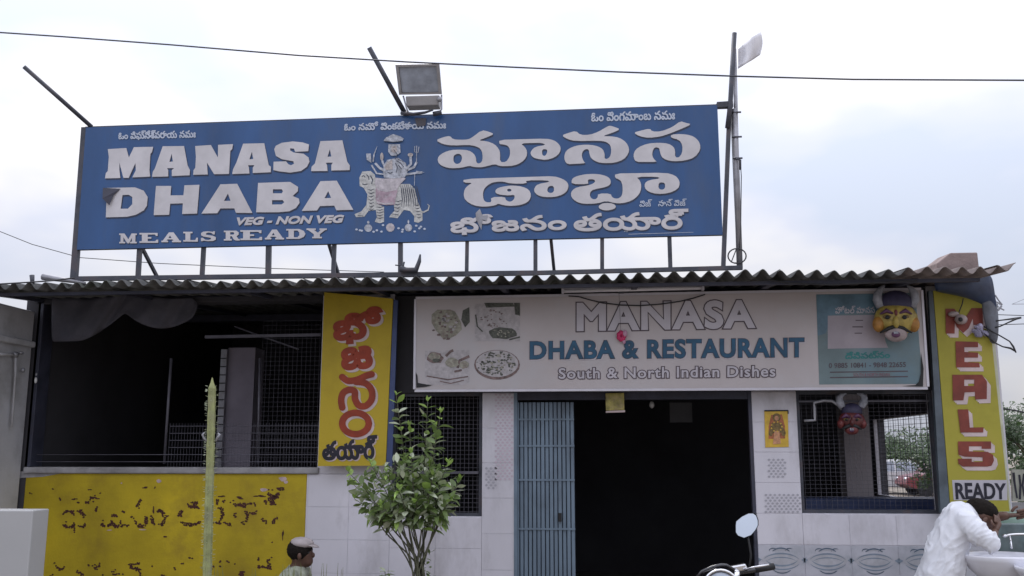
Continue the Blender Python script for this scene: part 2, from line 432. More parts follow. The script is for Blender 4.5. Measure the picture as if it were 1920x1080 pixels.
# ================================================================== RESTAURANT BUILDING
bld = thing('restaurant_building', (0,0,0), 'single-storey dhaba with corrugated roof, tiled white front and dark open interior', 'building')
xL = X(66, 700); xY0 = X(30, 880); xY1 = X(574, 930)
xC0, xC1 = X(601, 700), X(737, 700)
xW1 = X(904, 850); xP1 = X(964, 850); xD1 = X(1413, 850); xQ1 = X(1498, 850); xR0 = X(1752, 760); xR1 = X(1889, 850)
zSillL, zSillM, zSillR = Z(300, 876), Z(820, 968), Z(1600, 963)
zTop = Z(960, 548); zLint = Z(960, 736)
T = 0.2; DEPTH = 5.0
def wallbox(x0, x1, z0, z1, m=M['wall_white'], y0=0.0, y1=T, name='wall', bev=0.006):
    return B().box(x0, x1, y0, y1, z0, z1).build(name, m, bld, bevel=bev)
wallbox(xL, xY1, 0, zSillL-0.06, M['yellow_wall'], y0=-0.004)
wallbox(xY1, xC1, 0, zSillL-0.06)
B().box(xL-0.02, xC0+0.02, -0.03, T, zSillL-0.06, zSillL).build('coping', M['coping'], bld, bevel=0.012)
wallbox(xC0, xC1, zSillL-0.06, zTop, name='column')
wallbox(xC1, xW1, 0, zSillM)
wallbox(xW1, xP1, 0, zLint, name='column')
wallbox(xD1, xQ1, 0, zLint, name='column')
wallbox(xQ1, xR0, 0, zSillR)
wallbox(xR0, xR1, 0, zTop, name='column')
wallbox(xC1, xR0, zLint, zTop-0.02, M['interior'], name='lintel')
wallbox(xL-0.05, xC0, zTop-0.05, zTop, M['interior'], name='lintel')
wallbox(xL-0.03, xL+0.03, zSillL, zTop, M['beam'], name='column')
# dado edge lines and plaster border on the yellow wall: thin pale strip
# glazed tiles on the lower front and the two piers
def tilemesh(w, h, nm='wall_tile'):
    b = B().box(0, w, -0.0035, 0.0, 0, h); me = bpy.data.meshes.new(nm)
    me.from_pydata(b.v, [], b.f); bm = bmesh.new(); bm.from_mesh(me); bmesh.ops.recalc_face_normals(bm, faces=bm.faces)
    bmesh.ops.bevel(bm, geom=[e for e in bm.edges if all(abs(v.co.y+0.0035) < 1e-5 for v in e.verts)], offset=0.0012, segments=1, affect='EDGES')
    bm.to_mesh(me); bm.free(); return me
def tilefield(x0, x1, z0, z1, m, y=-0.0005, tw=0.45, th=0.30, gap=0.0022, name='wall_tile'):
    nx = max(1, round((x1-x0)/tw)); nz = max(1, round((z1-z0)/th)); w = (x1-x0)/nx; h = (z1-z0)/nz
    me = tilemesh(w-gap, h-gap, name); me.materials.append(m)
    for i in range(nx):
        for j in range(nz):
            o = bpy.data.objects.new(name, me); col.objects.link(o); o.parent = bld
            o.location = (x0+i*w+gap/2, y - random.random()*0.0012, z0+j*h+gap/2)
tilefield(xY1+0.02, xC1, 0.02, zSillL-0.065, M['tile_white'])
tilefield(xC1, xW1, 0.02, zSillM-0.01, M['tile_white'])
tilefield(xW1, xP1, 0.02, zLint-0.01, M['tile_white'], tw=0.3)
zPic = Z(1600, 1022)
tilefield(xD1, xQ1, zPic, zLint-0.01, M['tile_white'], tw=0.45)
tilefield(xQ1, xR0, zPic, zSillR-0.01, M['tile_white'])
tilefield(xR0, xR1, 0.02, Z(1800, 960), M['tile_white'], y=-0.0008)

# lozenge-patterned inlay on the piers: small raised lozenges (pattern of the tile)
def lozenges(px0, px1, py0, py1, m, step=8.5, r=3.0):
    b = B(); y = py0; k = 0
    while y < py1:
        x = px0 + (step/2 if k % 2 else 0)
        while x < px1:
            W = toplane([(x-r, y), (x, y-r*0.8), (x+r, y), (x, y+r*0.8)], -0.0095)
            b.poly([W], -0.0105); x += step
        y += step*0.62; k += 1
    o = b.build('tile_pattern', m, bld, recalc=False); kind(o, 'stuff'); return o
M['loz_pink'] = mat('pink_tile_print', (0.60,0.50,0.58), 0.3, 0.08, 5)
M['loz_grey'] = mat('grey_tile_print', (0.42,0.41,0.46), 0.3, 0.08, 5)
lozenges(930, 960, 740, 900, M['loz_pink']); lozenges(912, 930, 878, 920, M['loz_grey'])
lozenges(1442, 1474, 862, 898, M['loz_grey']); lozenges(1436, 1500, 928, 962, M['loz_grey'])

# picture tiles (grey-blue shell print) along the bottom right
M['shell'] = mat('grey_blue_picture_tile', (0.52,0.52,0.58), 0.3, 0.12, 3, dirt=(0.24,0.28,0.32), dirt_amt=0.8, dirt_scale=2.6)
M['shell_pale'] = mat('pale_shell_print', (0.46,0.46,0.50), 0.3, 0.12, 9)
M['shell_mid'] = mat('mid_grey_shell_print', (0.23,0.28,0.35), 0.3, 0.15, 9)
M['shell_dark'] = mat('slate_shell_print', (0.10,0.14,0.20), 0.3, 0.25, 9)
tilefield(xD1, xR0, zPic-0.27, zPic-0.003, M['shell'], name='picture_tile', tw=0.45)
tilefield(xD1, xR0, 0.02, zPic-0.273, M['shell'], name='picture_tile', tw=0.45)
nx = round((xR0-xD1)/0.45); w = (xR0-xD1)/nx
def arc2(cx, cz, rx, rz, a0, a1, w0, n=12):
    o_, i_ = [], []
    for k in range(n+1):
        a = math.pi*(a0+(a1-a0)*k/n); q = w0*math.sin(math.pi*(0.08+0.84*k/n))
        o_.append((cx+rx*math.cos(a), cz+rz*math.sin(a))); i_.append((cx+(rx-q)*math.cos(a), cz+(rz-q)*math.sin(a)))
    return o_ + i_[::-1]
P1, P2, P3 = B(), B(), B()
rs = random.Random(9)
for i in range(nx):
    for row in range(2):
        cx = xD1 + (i+0.5)*w + rs.uniform(-.006,.006); cz = zPic-0.135-0.30*row
        lens = [(cx+0.17*math.cos(a), cz+(0.058+0.008*math.sin(3*a))*math.sin(a)) for a in [2*math.pi*k/26 for k in range(26)]]
        P1.poly([lens], -0.0062)
        P2.poly([arc2(cx, cz-0.02, 0.165, 0.085, .12, .88, .014)], -0.0070); P2.poly([arc2(cx, cz-0.03, 0.14, 0.06, .15, .85, .010)], -0.0071)
        P2.poly([arc2(cx, cz+0.03, 0.15, 0.085, 1.12, 1.88, .016)], -0.0072); P2.poly([arc2(cx, cz+0.045, 0.19, 0.13, 1.2, 1.8, .012)], -0.0073)
        for s_ in (-1, 1):
            P2.poly([[(cx+s_*0.17, cz+.005), (cx+s_*0.215, cz+.028), (cx+s_*0.205, cz), (cx+s_*0.215, cz-.026)]], -0.0074)
            P3.poly([arc2(cx+s_*0.07, cz+0.085, 0.035, 0.022, .2, 1.1, .009)], -0.0076)
        P3.poly([arc2(cx, cz+0.035, 0.095, 0.075, .2, .8, .020)], -0.0064); P3.poly([arc2(cx, cz-0.035, 0.10, 0.08, 1.22, 1.78, .018)], -0.0065)
        P1.poly([arc2(cx, cz+0.040, 0.085, 0.058, .22, .78, .007)], -0.0078); P1.poly([arc2(cx, cz-0.05, 0.085, 0.055, 1.22, 1.78, .007)], -0.0079)
kind(P1.build('tile_print', M['shell_pale'], bld, recalc=False), 'stuff'); kind(P2.build('tile_print', M['shell_mid'], bld, recalc=False), 'stuff'); kind(P3.build('tile_print', M['shell_dark'], bld, recalc=False), 'stuff')

# floor, inner walls, ceiling plates
xS = xR1 - 0.14           # the right-hand side wall
B().box(xL-0.2, xR1, 0.0, DEPTH+0.2, 0.0, 0.06).build('floor', M['floor'], bld)
zR = lambda y: zE0 - 0.018 + (y+0.95)*math.tan(R(4.5))
zE0 = V(960, 521, -0.95).z
def slopewall(x0, x1, y0, y1, z0):
    b = B().box(x0, x1, y0, y1, z0, 1.0)
    for v in b.v[4:]: v.z = zR(v.y)
    return b
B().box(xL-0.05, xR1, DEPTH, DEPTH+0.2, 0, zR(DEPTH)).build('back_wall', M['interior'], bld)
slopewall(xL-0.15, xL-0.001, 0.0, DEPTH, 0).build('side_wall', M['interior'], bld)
# side wall with a big window opening (seen through the front window)
wy0, wy1 = VX(1756, 850, xS).y, VX(1640, 850, xS).y
wz1 = VX(1700, 779, xS).z; wz0 = VX(1700, 938, xS).z
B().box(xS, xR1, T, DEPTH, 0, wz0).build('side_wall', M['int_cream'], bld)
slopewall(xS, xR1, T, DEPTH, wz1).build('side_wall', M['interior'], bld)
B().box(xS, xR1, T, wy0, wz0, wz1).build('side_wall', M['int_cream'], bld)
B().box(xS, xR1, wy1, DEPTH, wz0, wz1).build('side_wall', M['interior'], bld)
xs = X(1560, 850)
# partition between left hall and right room
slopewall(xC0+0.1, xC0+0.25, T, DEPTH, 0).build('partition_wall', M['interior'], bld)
# inner columns
p = V(1585, 850, 2.3); q = V(1633, 850, 2.3)
B().box(p.x, q.x, 2.3, 2.6, 0, zR(2.3)-0.05).build('inner_column', M['int_cream'], bld)
p = V(421, 800, 1.2); q = V(472, 800, 1.2); zt = Z(440, 652, 1.2)
B().box(p.x, q.x, 1.2, 1.5, 0, zt).build('inner_column', M['int_pillar'], bld)
# perforated pale upright beside the inner column
p = V(409, 800, 1.15); q = V(420, 800, 1.15)
up = thing('slotted_upright', (p.x, 1.15, 0), 'tall pale slotted steel upright beside the grey column inside the left hall', 'rack post')
B().box(p.x, q.x, 1.12, 1.16, 0.06, Z(415, 655, 1.12)).build('post', M['galv'], up)
b = B()
for k in range(13):
    z = Z(414, 672+15.5*k, 1.12); b.box(p.x-0.001, q.x+0.001, 1.116, 1.119, z-0.006, z+0.006)
b.build('slot', M['black'], up)

# window grilles
def grille(x0, x1, z0, z1, y, step, m=M['grille'], r=0.0022, frame=True, name='window', bars=True, vstep=None, fm=None):
    f = B(); t = 0.03
    if frame:
        f.box(x0, x1, y, y+0.03, z0, z0+t).box(x0, x1, y, y+0.03, z1-t, z1).box(x0, x0+t, y, y+0.03, z0+t, z1-t).box(x1-t, x1, y, y+0.03, z0+t, z1-t)
        fr = f.build('window_frame', fm or M['steel'], bld)
    else: fr = None
    g = B(); k = 1; vstep = vstep or step
    while x0+k*step < x1: g.tube([(x0+k*step, y+0.012, z0), (x0+k*step, y+0.012, z1)], r, 4, False); k += 1
    k = 1
    while z0+k*vstep < z1: g.tube([(x0, y+0.017, z0+k*vstep), (x1, y+0.017, z0+k*vstep)], r, 4, False); k += 1
    o = g.build('wire_grille', m, fr or bld); kind(o, 'stuff'); return fr
grille(xC1+0.005, xW1-0.005, zSillM, zLint, 0.04, 0.040)
zb = Z(830, 886)
B().box(xC1+0.03, xW1-0.035, 0.0, 0.035, zb-0.012, zb+0.012).build('window_rail', M['grille'], bld)
grille(xQ1+0.005, xR0-0.005, zSillR, zLint, 0.04, 0.046, vstep=0.036, m=M['grille'], r=0.0013)
B().box(xQ1+0.03, xR0-0.03, 0.03, 0.05, Z(1600, 752)-0.008, Z(1600, 752)+0.008).build('window_rail', M['grille'], bld)
# grille in the side wall window
g = B(); y = wy0
while y < wy1: g.tube([(xS+0.05, y, wz0), (xS+0.05, y, wz1)], 0.004, 4, False); y += 0.19
z = wz0
while z < wz1: g.tube([(xS+0.055, wy0, z), (xS+0.055, wy1, z)], 0.003, 4, False); z += 0.065
kind(g.build('wire_grille', M['steel'], bld), 'stuff')
B().box(xS-0.01, xS+0.05, wy0, wy1, wz0-0.03, wz0+0.02).build('window_sill', M['frame_white'], bld)
g = B()
g.box(xS, xS+0.04, wy1-0.04, wy1, wz0+0.02, wz1).box(xS, xS+0.04, wy0, wy0+0.04, wz0+0.02, wz1); g.build('window_frame', M['frame_white'], bld)
# dark blue counter under the side window
B().box(xQ1+0.25, xS-0.02, 1.0, 1.5, 0.06, Z(1600, 935, 1.0)).build('counter', M['navy_trim'], bld)

# railing and poles in the left opening
zr0 = zSillL; g = B()
xa, xb_ = X(310, 800), xC0-0.01
for k in range(6):
    z = zr0 + 0.05 + 0.068*k
    g.tube([(xL if k < 2 else xa, 0.10, z), (xb_, 0.10, z)], 0.0035, 5, False)
xx = xa
while xx < xb_: g.tube([(xx, 0.105, zr0), (xx, 0.105, zr0+0.42)], 0.0018, 4, False); xx += 0.03
kind(g.build('wire_railing', M['grille'], bld), 'stuff')
g = B(); xx = X(490, 700, 0.3)
while xx < xb_: g.tube([(xx, 0.3, zr0), (xx, 0.3, zTop-0.2)], 0.0012, 4, False); xx += 0.045
zz = zr0
while zz < zTop-0.2: g.tube([(X(490,700,0.3), 0.303, zz), (xb_, 0.303, zz)], 0.0012, 4, False); zz += 0.045
kind(g.build('wire_mesh', M['grille'], bld), 'stuff')
for (x0, y0, x1, y1, rr) in ((321, 672, 308, 870, 0.014), (487, 672, 483, 870, 0.011)):
    B().tube([V(x0, y0, 0.15), V(x1, y1, 0.15)], rr, 8).build('pole', M['grille'], bld, smooth=True)
B().beam(V(385, 632, 0.3), V(602, 628, 0.3), 0.03).build('inner_beam', M['grille'], bld)
B().tube([V(440, 612, 0.4), V(478, 626, 0.35), V(560, 655, 0.3)], 0.008, 6).build('inner_rod', M['grille'], bld)

# collapsible gate folded to the left of the doorway
gate_x0, gate_x1 = X(966, 850), X(1077, 850)
gt = B().box(gate_x0, gate_x1, 0.05, 0.06, 0.08, zLint-0.1).build('collapsible_gate', mat('gate_backing', (0.03,0.04,0.06), 0.7), bld)
n = 14; sw = (gate_x1-gate_x0)/n
sb = B().box(0, sw*0.55, -0.012, 0.012, 0, zLint-0.20); sme = None
for i in range(n):
    if sme is None:
        s0 = B().box(-sw*0.40, sw*0.40, -0.012, 0.012, 0.0, zLint-0.17).build('gate_slat', M['shutter'], gt, bevel=0.004); sme = s0.data; s = s0
    else:
        s = s0.copy(); col.objects.link(s)
    s.location = (gate_x0+(i+0.5)*sw, 0.03+0.010*(i % 2), 0.08)
for zz in (0.55, Z(1020, 992), Z(1020, 900), Z(1020, 836), zLint-0.25):
    B().box(gate_x0, gate_x1, 0.012, 0.018, zz-0.008, zz+0.008).build('gate_strap', M['shutter'], gt)
B().box(X(1047,965), X(1053,965), -0.01, 0.008, Z(1050, 978), Z(1050, 962)).build('padlock', M['black'], gt)
B().box(xP1-0.002, xP1+0.03, -0.012, 0.05, 0, zLint).build('door_jamb', M['shutter'], bld)
B().box(xD1-0.03, xD1, -0.01, 0.05, 0, zLint).build('door_jamb', M['beam'], bld)
B().box(xP1, xD1, 0.0, 0.1, zLint-0.07, zLint).build('door_head', M['beam'], bld)
B().box(X(1256,780,1.5), X(1298,780,1.5), 1.5, 1.53, Z(1270,792,1.5), Z(1270,755,1.5)).build('notice_plate', mat('dim_notice', (0.10,0.10,0.11), 0.8), bld)

# ------------------------------------------------------------------ roof
EY = -0.95
e0, e1 = V(-60, 538, EY), V(1868, 505, EY)
zE = V(960, 521, EY).z
SL = math.tan(R(4.5)); PIT = 0.146; AMP = 0.030
def roof_sheet(xa, m, ncor=7, y0=EY, y1=DEPTH+0.3, dz=0.0, tilt=0.0, ragged=0.0, xc=None):
    b = B(); nn = ncor*10; rows = 3; th = 0.007
    ys = [y0, y0+(y1-y0)*0.4, y1]
    vs = []
    for side in (0, 1):
        for j, y in enumerate(ys):
            for i in range(nn+1):
                x = xa + i*PIT/10
                yy = y + (ragged*(noise.noise(Vector((x*1.7, 0, 3.3)))+0.5*noise.noise(Vector((x*7.3, 0, 1.3)))) if j == 0 else 0)
                z = zE + dz + (y-y0)*SL + AMP*(1+0.22*noise.noise(Vector((x*2.3,y*.4,0))))*math.cos(2*math.pi*(x-(xc if xc is not None else xa))/PIT) + 0.010*noise.noise(Vector((x*1.1,y*.3,5))) + tilt*(x-xa) - side*th
                vs.append((x, yy, z))
    N = nn+1; fs = []
    for side in (0, 1):
        o = side*N*rows
        for j in range(rows-1):
            for i in range(nn): a = o+j*N+i; fs.append((a, a+1, a+1+N, a+N))
    for i in range(nn): a = i; fs.append((a, a+N*rows, a+1+N*rows, a+1))
    b.add(vs, fs)
    return b.build('roof_sheet', m, bld, smooth=True)
x = e0.x; k = 0
while x < e1.x - 0.15:
    last = x + 1.022 > e1.x - 0.3
    nc = max(2, round((e1.x - x)/PIT)) if last else 7
    roof_sheet(x, M['asbestos_pale'] if last else M['asbestos'], nc, dz=0.004*(k % 2)+random.uniform(-0.010,0.004), tilt=random.uniform(-0.006,0.006), y0=EY+random.uniform(-0.03,0.03), ragged=0.08)
    x += (nc)*PIT; k += 1
    if last: break
xEnd = x
# last sheet's free end kicks up to the right
roof_sheet(xEnd-0.02, M['asbestos_pale'], 1, dz=0.012, tilt=0.12, y0=EY-0.02)
# purlins and rafters
B().box(e0.x, xEnd-0.1, EY+0.14, EY+0.18, zE-0.066, zE-0.037).build('roof_beam', M['beam'], bld)
B().box(xL, xEnd-0.25, -0.02, 0.06, zTop, zR(0)-0.02).build('roof_beam', M['beam'], bld)
B().box(e0.x, xEnd-0.1, 2.4, 2.5, zE+0.14, zE+0.22).build('roof_beam', M['beam'], bld)
xx = xL
while xx < xEnd-0.1:
    b = B(); b.beam((xx, EY+0.20, zE-0.052+0.2*SL), (xx, DEPTH, zE-0.052+(DEPTH-EY)*SL), 0.05, 0.03); b.build('rafter', M['beam'], bld); xx += 1.17
# cement blocks on the right end of the roof
zr = zE+0.02
bk = thing('concrete_block', (X(1800,490,-0.5), -0.5, zr), 'pale brown concrete block lying on the right end of the corrugated roof', 'block')
b = B(); P = [V(1757,493,-0.6), V(1757,497,-0.6), V(1836,496,-0.6), V(1833,473,-0.6), V(1782,474,-0.6)]
vs = [Vector(q) for q in P] + [Vector(q)+Vector((0.02,0.35,0.03)) for q in P]
for v in (vs[1], vs[2]): v.z = zE+0.02
for v in (vs[6], vs[7]): v.z = zE+0.04
b.add(vs, [(0,1,2,3,4),(9,8,7,6,5),(0,5,6,1),(1,6,7,2),(2,7,8,3),(3,8,9,4),(4,9,5,0)])
b.build('block', M['brick'], bk, bevel=0.01)
# debris on the left end: a stick and a cloth bundle
rb = B().tube([V(80,519,-0.9), V(120,525,-0.9), V(160,531,-0.9)], [0.03,0.02,0.012], 8).build('roof_debris', M['galv'], None, smooth=True); tag(rb, 'short grey pipe lying across the left end of the corrugated roof', 'pipe')
rb = B().tube([V(60,516,-0.93), V(61,535,-0.93)], [0.022,0.016], 8).build('roof_bolt', M['steel'], None, smooth=True); tag(rb, 'stubby dark peg standing up at the far left of the eave', 'peg')

# ================================================================== NEIGHBOUR'S GREY WALL (left)
nx_ = xL - 0.035
y_near = VX(-40, 750, nx_).y
nb = thing('grey_side_wall', (nx_, -1.0, 0), 'grey plastered side wall with a ledge at the left edge, next to the dark opening', 'wall')
zt0 = VX(0, 560, nx_).z; zt1 = VX(66, 578, nx_).z; zt = min(zt0, zE-0.09)
B().box(nx_-0.35, nx_, -4.6, -0.03, 0, zt).build('wall_face', M['plaster'], nb, bevel=0.02)
zl = VX(30, 641, nx_).z
B().box(nx_-0.35, nx_+0.05, -4.58, -0.05, zl-0.03, zl+0.03).build('ledge', M['plaster'], nb, bevel=0.015)
def pv(px, py, off=0.04): 
    q = VX(px, py, nx_+off); return q
pp = thing('water_pipe', pv(28,700), 'grey water pipe with a valve fixed on the left side wall under the ledge', 'pipe')
B().tube([pv(-30,663), pv(12,665), pv(30,665)], 0.014, 8).tube([pv(29,665), pv(29,700), pv(22,800)], 0.011, 8).build('pipe', M['plaster'], pp, smooth=True)
B().ell(pv(29,665), (0.03,0.035,0.03)).ell(pv(40,662,0.06), (0.022,0.03,0.015)).build('valve', M['galv'], pp, smooth=True)
B().ell(pv(43,694,0.05), (0.02,0.02,0.025)).build('tap', M['galv'], pp, smooth=True)
lb = thing('light_bulb', V(67,712,-0.04), 'small white bulb at the left edge of the dark hall opening', 'bulb')
B().ell(V(67,713,-0.05), (0.014,0.014,0.03)).build('bulb_glass', mat('white_glass',(0.8,0.8,0.8),0.3), lb, smooth=True)
B().ell(V(68,702,-0.05), (0.01,0.01,0.016)).build('holder', M['galv'], lb, smooth=True)

# white slab at the bottom left
q0, q1 = V(-60, 957, -2.4), V(62, 957, -2.4)
ws = B().box(q0.x, q1.x, -2.4, -2.2, 0, q1.z).build('white_slab', mat('white_painted_slab', (0.44,0.44,0.445), 0.5, 0.04, 1.0, 0.05, 30), None, bevel=0.008)
tag(ws, 'plain white upright slab in the bottom left corner, in front of the yellow wall', 'slab')

# ------------------------------------------------------------------ flaked lettering on the yellow wall
rnd = random.Random(3); b = B(); nfl = 0
def worn(body, quad, thr, seed, step=2.6):
    global nfl
    gs = fit(group_loops(text_loops(body)), quad)
    for g in gs:
        xs = [p[0] for p in g[0]]; ys = [p[1] for p in g[0]]
        y = min(ys)
        while y < max(ys):
            x = min(xs)
            while x < max(xs):
                px, py = x+rnd.uniform(-.9,.9), y+rnd.uniform(-.9,.9)
                if inside((px, py), g[0]) and not any(inside((px, py), h) for h in g[1:]):
                    if noise.noise(Vector((px*.045, py*.07, seed))) + 0.5*noise.noise(Vector((px*.16, py*.2, seed+4))) > thr:
                        lp = [(px+rnd.uniform(1.4,2.6)*math.cos(a), py+rnd.uniform(1.2,2.3)*math.sin(a)) for a in [k*1.047 for k in range(6)]]
                        b.poly([toplane(lp, -0.005)], -0.0052-0.00012*(nfl % 9)); nfl += 1
                x += step
            y += step
worn("భోజనం తయార్", [(118,932),(533,912),(533,992),(118,1000)], 0.13, 1.3)
worn("మీల్స్ రెడీ", [(90,1046),(520,1040),(520,1090),(90,1092)], 0.24, 7.1)
for (fx, fy, rw, rh) in [(415,930,11,3),(408,942,4,9),(450,934,12,4),(487,930,14,3),(432,985,3,3),(530,1003,2.5,13),(510,1017,2,2),(268,914,10,2),(290,914,2,3),(58,925,4,2),(99,917,3,2),(168,918,5,1.5),(188,925,2,2),(103,1056,3,2),(112,937,4,6),(140,935,7,3),(232,958,5,5),(288,955,2,11),(312,968,6,3),(338,966,6,5),(360,942,5,3),(231,985,7,5),(207,985,7,4),(137,984,6,4),(267,988,12,3),(312,1006,8,2)]:
    for q in range(4):
        ox = rnd.uniform(-rw*.6, rw*.6); oy = rnd.uniform(-rh*.5, rh*.5)
        lp = [(fx+ox+max(1.5,rw*.5)*rnd.uniform(.5,1)*math.cos(a), fy+oy+max(1.4,rh*.5)*rnd.uniform(.5,1)*math.sin(a)) for a in [k*.785 for k in range(8)]]
        b.poly([toplane(lp, -0.005)], -0.0065-0.00012*(nfl % 5)); nfl += 1
kind(b.build('faded_lettering', M['flake'], bld, recalc=False), 'stuff')
b = B()
for (fx, fy, rw, rh) in ((494,918,9,4),(530,898,9,5),(536,904,5,4),(228,906,2,2),(205,994,6,1.6),(268,993,9,1.5),(298,902,6,4)):
    lp = [(fx+rw*rnd.uniform(.6,1)*math.cos(a*.9), fy+rh*rnd.uniform(.6,1)*math.sin(a*.9)) for a in range(7)]
    b.poly([toplane(lp, -0.005)], -0.0066)
kind(b.build('faded_lettering', M['flake_pale'], bld, recalc=False), 'stuff')
# scuffed cream corner of the yellow wall
b = B(); b.poly([toplane([(32,884),(110,882),(112,888),(80,894),(40,896),(31,900)], -0.005)], -0.0058)
b.build('bare_patch', M['coping'], bld, recalc=False)
# ================================================================== BIG BLUE ROOF SIGN
SY = -0.88
sg = thing('roof_sign', (0, SY, zE), 'long blue roof sign lettered MANASA DHABA in English and Telugu, above the eave', 'signboard')
TLs, TRs, BRs, BLs = V(161,239,SY), V(1345,197,SY), V(1355,440,SY), V(144,468,SY)
B().quadbox([TLs, TRs, BRs, BLs], 0.012).build('panel', M['blue_sign'], sg)
fr = B()
fr.beam(TLs+Vector((-0.02,0.04,0)), TRs+Vector((0.1,0.04,0)), 0.035).beam(BLs+Vector((0,0.04,0.02)), BRs+Vector((0,0.04,0.02)), 0.035)
fr.build('frame_rail', M['steel'], sg)
rl = B().beam(V(136,523,SY), V(1000,512,SY), 0.04).beam(V(1000,512,SY), V(1392,502,SY), 0.035)
rl.build('base_rail', M['steel'], sg)
for (xt, yt, xb, yb, w) in ((160,240,139,522,.052),(262,466,259,518,.036),(382,464,379,516,.034),(504,460,503,515,.042),(627,458,625,514,.034),(751,456,751,512,.038),
                        (876,452,875,511,.030),(1004,449,1004,510,.034),(1129,446,1129,508,.034),(1255,442,1257,505,.034),(1368,198,1356,503,.036)):
    B().beam(V(xt,yt,SY+0.04), V(xb,yb,SY+0.04), w).build('post', M['steel'], sg)
for (xt, yt, xb, yb) in ((267,466,294,518),(617,458,634,513),(1033,448,1039,508)):
    B().beam(V(xt,yt,SY+0.09), V(xb,yb,SY+0.3), 0.026).build('brace', M['steel'], sg)
B().beam(V(1344,198,SY+0.02), V(1374,196,SY+0.02), 0.05).build('arm', M['steel'], sg)
F = lambda pts: crop(190,260,6.75,pts)
G = lambda pts: crop(420,250,6.352,pts)
big = [
 [F([(85,135),(320,120),(352,240),(415,110),(660,105),(645,170),(625,195),(612,400),(622,482),(395,492),(440,400),(435,310),(350,498),(282,498),(232,305),(232,400),(245,500),(50,505),(60,440),(85,410),(98,230)])],
 [F([(780,98),(1050,95),(1095,340),(1125,400),(1120,465),(895,475),(895,400),(925,375),(835,375),(850,400),(850,480),(645,485),(655,420),(680,380)]), F([(893,190),(908,292),(865,295)])],
 [[(366.3,274.1),(395.9,272.1),(409,295.6),(409.3,271.9),(437.3,270.5),(435.7,279.9),(432.3,283),(429.8,326.4),(401.9,327),(388.5,305.2),(389.3,319.3),(390,327.4),(362.6,328.1),(363.3,319.3),(366.6,314.8),(367.8,294)]],
 [G([(230,125),(482,120),(535,380),(562,400),(560,465),(345,475),(345,410),(365,380),(288,382),(300,410),(305,480),(100,487),(110,430),(150,350)]), G([(335,220),(350,308),(305,312)])],
 [G([(600,190),(620,150),(690,115),(820,98),(940,110),(1015,135),(1005,215),(850,222),(835,185),(790,180),(790,205),(830,230),(950,245),(1010,290),(1020,340),(990,400),(920,450),(790,470),(660,455),(590,440),(592,340),(740,335),(770,370),(800,382),(835,365),(830,335),(690,310),(620,270)])],
 [G([(1150,95),(1412,85),(1470,340),(1500,385),(1498,440),(1280,445),(1280,380),(1298,350),(1215,352),(1230,385),(1235,450),(1040,452),(1045,400),(1085,360)]), G([(1263,190),(1280,278),(1235,282)])],
 [F([(75,625),(430,618),(540,660),(590,740),(580,850),(540,910),(440,965),(330,990),(60,998)]), F([(272,715),(350,712),(395,740),(395,830),(340,888),(248,888)])],
 [F([(695,600),(888,600),(878,720),(1042,718),(1055,592),(1245,585),(1215,950),(1025,955),(1035,820),(875,825),(862,965),(665,970)])],
 [[(413.7,345.9),(445.2,344.8),(473.5,399.6),(442.8,399.2),(439.7,390.9),(413.7,391.1),(407.8,400),(378.1,400.7)], [(427.8,363),(432.6,376.7),(420.4,377)]],
 [G([(408,592),(790,580),(885,640),(882,690),(820,748),(895,780),(902,830),(860,890),(780,930),(640,942),(385,942)]), G([(585,668),(690,668),(705,692),(690,716),(585,716)]), G([(575,797),(700,797),(720,822),(690,848),(575,850)])],
 [G([(1150,572),(1345,565),(1542,912),(1340,918),(1315,862),(1145,868),(1110,920),(928,926)]), G([(1243,690),(1278,770),(1198,775)])],
]
A_ = lambda pts: crop(810,230,7.385,pts)
B_ = lambda pts: crop(1050,220,6.857,pts)
C_ = lambda pts: crop(860,320,8.727,pts)
D_ = lambda pts: crop(1060,320,8.0,pts)
